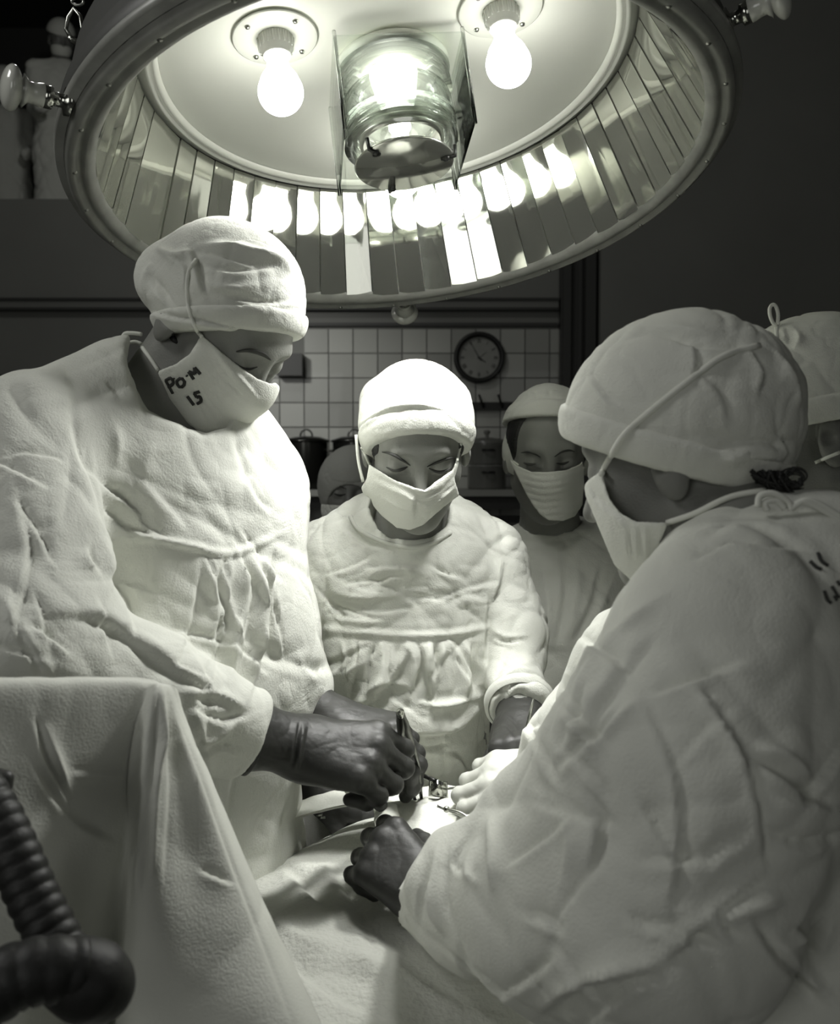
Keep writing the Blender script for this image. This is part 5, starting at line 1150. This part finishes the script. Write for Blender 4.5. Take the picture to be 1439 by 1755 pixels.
tag(sc1, 'grey-white cloth tented over a frame in the left foreground', 'drape', 'sterile drapes over the table')
# rolled cloth edge that runs across the table to the wound
rowsC = [R5((395, 1425, 1.36), (470, 1392, 1.38), (530, 1366, 1.385), (590, 1352, 1.38), (640, 1362, 1.36), (690, 1380, 1.34)), R5((398, 1436, 1.345), (472, 1402, 1.36), (532, 1380, 1.365), (590, 1366, 1.36), (645, 1370, 1.34), (690, 1386, 1.33)),
         R5((410, 1446, 1.33), (476, 1412, 1.345), (530, 1394, 1.35), (585, 1380, 1.345), (640, 1380, 1.335), (690, 1395, 1.325))]
o = sheet('surgical_towel', rowsC, 20, 'towel', None, .004, nx=60, cr=(.002, 16, 5)); tag(o, 'folded cloth edge running left from the wound beneath the surgeon\'s hand', 'towel')
o = sheet('towel_tip', [R5((586, 1342, 1.30), (600, 1338, 1.30), (620, 1345, 1.30), (636, 1358, 1.30)), R5((585, 1350, 1.292), (600, 1352, 1.29), (622, 1360, 1.292), (642, 1368, 1.30)), R5((592, 1360, 1.30), (605, 1363, 1.30), (622, 1368, 1.30), (640, 1374, 1.31))], 14, 'towel', None, .003, nx=18)
o.name = 'surgical_towel'; tag(o, 'pale turned-up cloth corner under the surgeon\'s near fist', 'towel')
# gauze around the wound
def gz_(name, rows, n, label, cr=(.004, 22, 3), m='towel', nx=None):
    o = sheet(name, rows, n, m, None, .004, cr=cr, nx=nx); return tag(o, label, 'gauze', 'gauze packs around the wound')
gz_('gauze_pack', [R5((650, 1378, 1.30), (690, 1372, 1.30), (735, 1364, 1.31), (790, 1360, 1.31), (850, 1372, 1.30), (890, 1390, 1.29)),
    R5((655, 1395, 1.27), (700, 1385, 1.265), (745, 1376, 1.265), (800, 1376, 1.27), (855, 1390, 1.27), (890, 1405, 1.27)),
    R5((690, 1412, 1.245), (725, 1408, 1.24), (765, 1402, 1.24), (810, 1404, 1.24), (850, 1412, 1.24), (885, 1420, 1.245)),
    R5((730, 1445, 1.205), (750, 1442, 1.20), (780, 1435, 1.20), (815, 1430, 1.205), (845, 1430, 1.21), (875, 1435, 1.215))], 50, 'brightly lit white gauze pack spread beside the wound', nx=70)
gz_('gauze_pack', [R5((645, 1385, 1.26), (660, 1376, 1.26), (680, 1380, 1.26)), R5((640, 1405, 1.245), (660, 1398, 1.235), (685, 1402, 1.245)), R5((645, 1422, 1.235), (665, 1420, 1.225), (690, 1422, 1.235))], 20, 'small crumpled gauze at the knuckles of the assistant\'s near hand', nx=20)
gz_('gauze_pack', [R5((792, 1334, 1.30), (806, 1332, 1.30), (820, 1338, 1.30)), R5((794, 1346, 1.295), (808, 1345, 1.29), (824, 1350, 1.295)), R5((798, 1358, 1.29), (812, 1357, 1.285), (828, 1362, 1.29))], 16, 'little folded gauze behind the ring handles', (.003, 40, 9), nx=16)
gz_('gauze_pack', [R5((700, 1352, 1.34), (718, 1350, 1.345), (738, 1350, 1.35)), R5((698, 1364, 1.33), (718, 1362, 1.33), (738, 1362, 1.335)), R5((696, 1376, 1.315), (716, 1375, 1.315), (738, 1374, 1.32))], 16, 'white gauze at the tip of the long forceps', (.002, 40, 9), nx=16)
# wound area seen under the instruments
o = sheet('surgical_towel', [R5((640, 1366, 1.36), (700, 1352, 1.40), (780, 1345, 1.42), (870, 1360, 1.40)), R5((640, 1385, 1.33), (700, 1375, 1.35), (780, 1368, 1.36), (870, 1385, 1.34)), R5((650, 1420, 1.28), (710, 1410, 1.29), (790, 1405, 1.30), (870, 1420, 1.29)), R5((700, 1460, 1.20), (750, 1455, 1.20), (810, 1450, 1.20), (870, 1455, 1.20))], 30, 'towel', None, .003, cr=(.003, 18, 2), nx=40)
tag(o, 'white towel laid beneath the gauze around the wound', 'towel')
# ------------------------------------------------------------------ instruments
def tweezers(tip1, tip2, top, label, w_=.0042):
    t = thing('forceps', label, 'forceps', tuple(tip1)); top = np.array(top)
    for k, tp in enumerate((tip1, tip2)):
        tp = np.array(tp); side = nrm(np.cross(nrm(top-tp), nrm(CAM-top)))*(1 if k else -1)
        pts = [top, top*.8+tp*.2+side*.003, top*.45+tp*.55+side*.0055, tp]; c = spl(pts, 20)
        MB().tube(c, [w_*(.9 if i < 3 else 1.0)*(1-.62*i/19) for i in range(20)], 8, flat=.55).build('forceps_arm', 'dark_steel', t)
    MB().lathe([(.0, .007), (.0045, .004), (.005, 0), (.004, -.006)], top, nrm(top-np.array(tip1)), 14).build('forceps_end', 'chrome', t)
    return t
tweezers(P(711, 1371, 1.30), P(722, 1369, 1.30), P(686, 1222, 1.17), 'long dark steel thumb forceps held upright in the surgeon\'s hands', .0062)
t = thing('suture_needle_holder', 'thin instrument held upright in the middle nurse\'s gloved hand', 'instrument', tuple(P(903, 1248, 1.28)))
MB().tube([P(914, 1198, 1.27), P(908, 1225, 1.275), P(902, 1252, 1.28), P(899, 1275, 1.285)], [.0012, .0026, .003, .003], 8).build('shaft', 'steel', t)
t = thing('retractor', 'shiny broad steel retractor standing in the wound', 'retractor', tuple(P(748, 1360, 1.29)))
rw = [R5((738, 1338, 1.29), (750, 1335, 1.28), (764, 1342, 1.29)), R5((737, 1350, 1.285), (750, 1350, 1.272), (765, 1354, 1.285)), R5((735, 1362, 1.29), (750, 1365, 1.28), (765, 1366, 1.29))]
o = sheet('retractor_blade', rw, 14, 'chrome', t, .0025, nx=14)
MB().tube([P(726, 1330, 1.30), P(740, 1336, 1.29), P(752, 1342, 1.285)], .003, 8).build('retractor_shaft', 'dark', t)
MB().tube([P(737, 1338, 1.288), P(764, 1342, 1.288), P(766, 1366, 1.288), P(736, 1362, 1.288)], .0026, 8, True).build('retractor_rim', 'chrome', t)
def ringtool(label, tip, pivot, r1, r2, rr=.011, name='clamp', m='steel', r_=.0024):
    t = thing(name, label, name.replace('_', ' '), tuple(pivot)); tip, pivot = map(np.array, (tip, pivot))
    for k, rg in enumerate((r1, r2)):
        rg = np.array(rg); sidev = nrm(np.cross(rg-pivot, FW_))*(.002 if k else -.002); end = rg+nrm(pivot-rg)*rr
        c = spl([tip+sidev*.5, pivot+sidev*.3, pivot*.5+end*.5+sidev*2, end], 20); MB().tube(c, [r_*(.45+.55*min(1, i/7)) for i in range(20)], 8, flat=.7).build('clamp_arm', m, t)
        a = nrm(rg-pivot); b = nrm(np.cross(a, nrm(CAM-rg))); MB().tube([rg+rr*(math.cos(x)*a+math.sin(x)*b*.8) for x in np.linspace(0, 2*math.pi, 28)[:-1]], r_*.85, 8, True).build('finger_ring', m, t)
    MB().lathe([(0, .004), (.004, .003), (.004, -.003), (0, -.004)], pivot, nrm(CAM-pivot), 14).build('pivot_screw', 'chrome', t)
    return t
ringtool('bright ring-handled clamp held in the pale gloved hand', P(762, 1352, 1.285), P(790, 1350, 1.28), P(838, 1343, 1.262), P(836, 1358, 1.25), .0095, m='chrome')
ringtool('scissor-like clamp lying on the lit gauze below the pale hand', P(749, 1381, 1.215), P(765, 1387, 1.21), P(838, 1398, 1.20), P(824, 1416, 1.185), .008)
ringtool('small dark clamp beneath the pale gloved thumb', P(812, 1404, 1.195), P(822, 1396, 1.20), P(838, 1384, 1.205), P(845, 1398, 1.20), .007, m='dark')
t = tag(MB().tube([P(542, 1399, 1.325), P(552, 1396, 1.325), P(550, 1402, 1.325), P(557, 1401, 1.325)], .0016, 6).build('towel_clip', 'steel'), 'tiny steel towel clip on the folded cloth edge', 'clip')
# ------------------------------------------------------------------ anaesthetic hose
def hose(c, r, pitch, label, name='corrugated_hose', ends=1):
    c = spl(c, 400); L = np.concatenate([[0], np.cumsum(np.linalg.norm(np.diff(c, axis=0), axis=1))]); n = int(L[-1]/pitch*8)
    s_ = np.linspace(0, L[-1], n); c2 = np.stack([np.interp(s_, L, c[:, k]) for k in range(3)], 1)
    rr = [r*(.93+.09*abs(math.sin(math.pi*x/pitch))**.7) for x in s_]
    return MB().tube(c2, rr, 24).build(name, 'hose')
h = hose([P(-60, 1320, .74), P(-15, 1385, .73), P(20, 1455, .72), P(60, 1545, .71), P(105, 1630, .70), P(135, 1685, .69)], .0185, .0105, '')
tag(h, 'black corrugated breathing hose slanting down from the left edge', 'hose', 'black corrugated breathing hoses')
h = hose([P(-80, 1735, .64), P(-30, 1710, .64), P(25, 1675, .645), P(80, 1662, .65), P(140, 1664, .66)], .0215, .0125, '')
tag(h, 'thicker black corrugated hose crossing the lower left corner', 'hose', 'black corrugated breathing hoses')
t = thing('hose_elbow', 'smooth black rubber elbow joining the two corrugated hoses', 'hose connector', tuple(P(160, 1690, .66)))
fn = U((0, rc(P(115, 1666, .66), P(158, 1684, .665), .0215, .0200)), (.02, rc(P(125, 1662, .685), P(160, 1684, .67), .018, .0195)), (.02, rc(P(158, 1684, .665), P(174, 1694, .67), .0195, .0155)))
c_ = P(150, 1680, .67); V, Q = uni(fn, c_-.08, c_+.08, .002); obj('elbow_body', V, Q, 'hose', t)
t = thing('breathing_mask', 'dark pointed rubber piece at the left edge above the hose', 'mask', tuple(P(0, 1335, .76)))
fn = U((0, rc(P(-40, 1370, .76), P(-10, 1345, .76), .028, .012)), (.01, rc(P(-10, 1350, .76), P(14, 1331, .76), .012, .003)))
c_ = P(-15, 1350, .76); V, Q = uni(fn, c_-.06, c_+.06, .002); obj('mask_body', V, Q, 'glove', t)
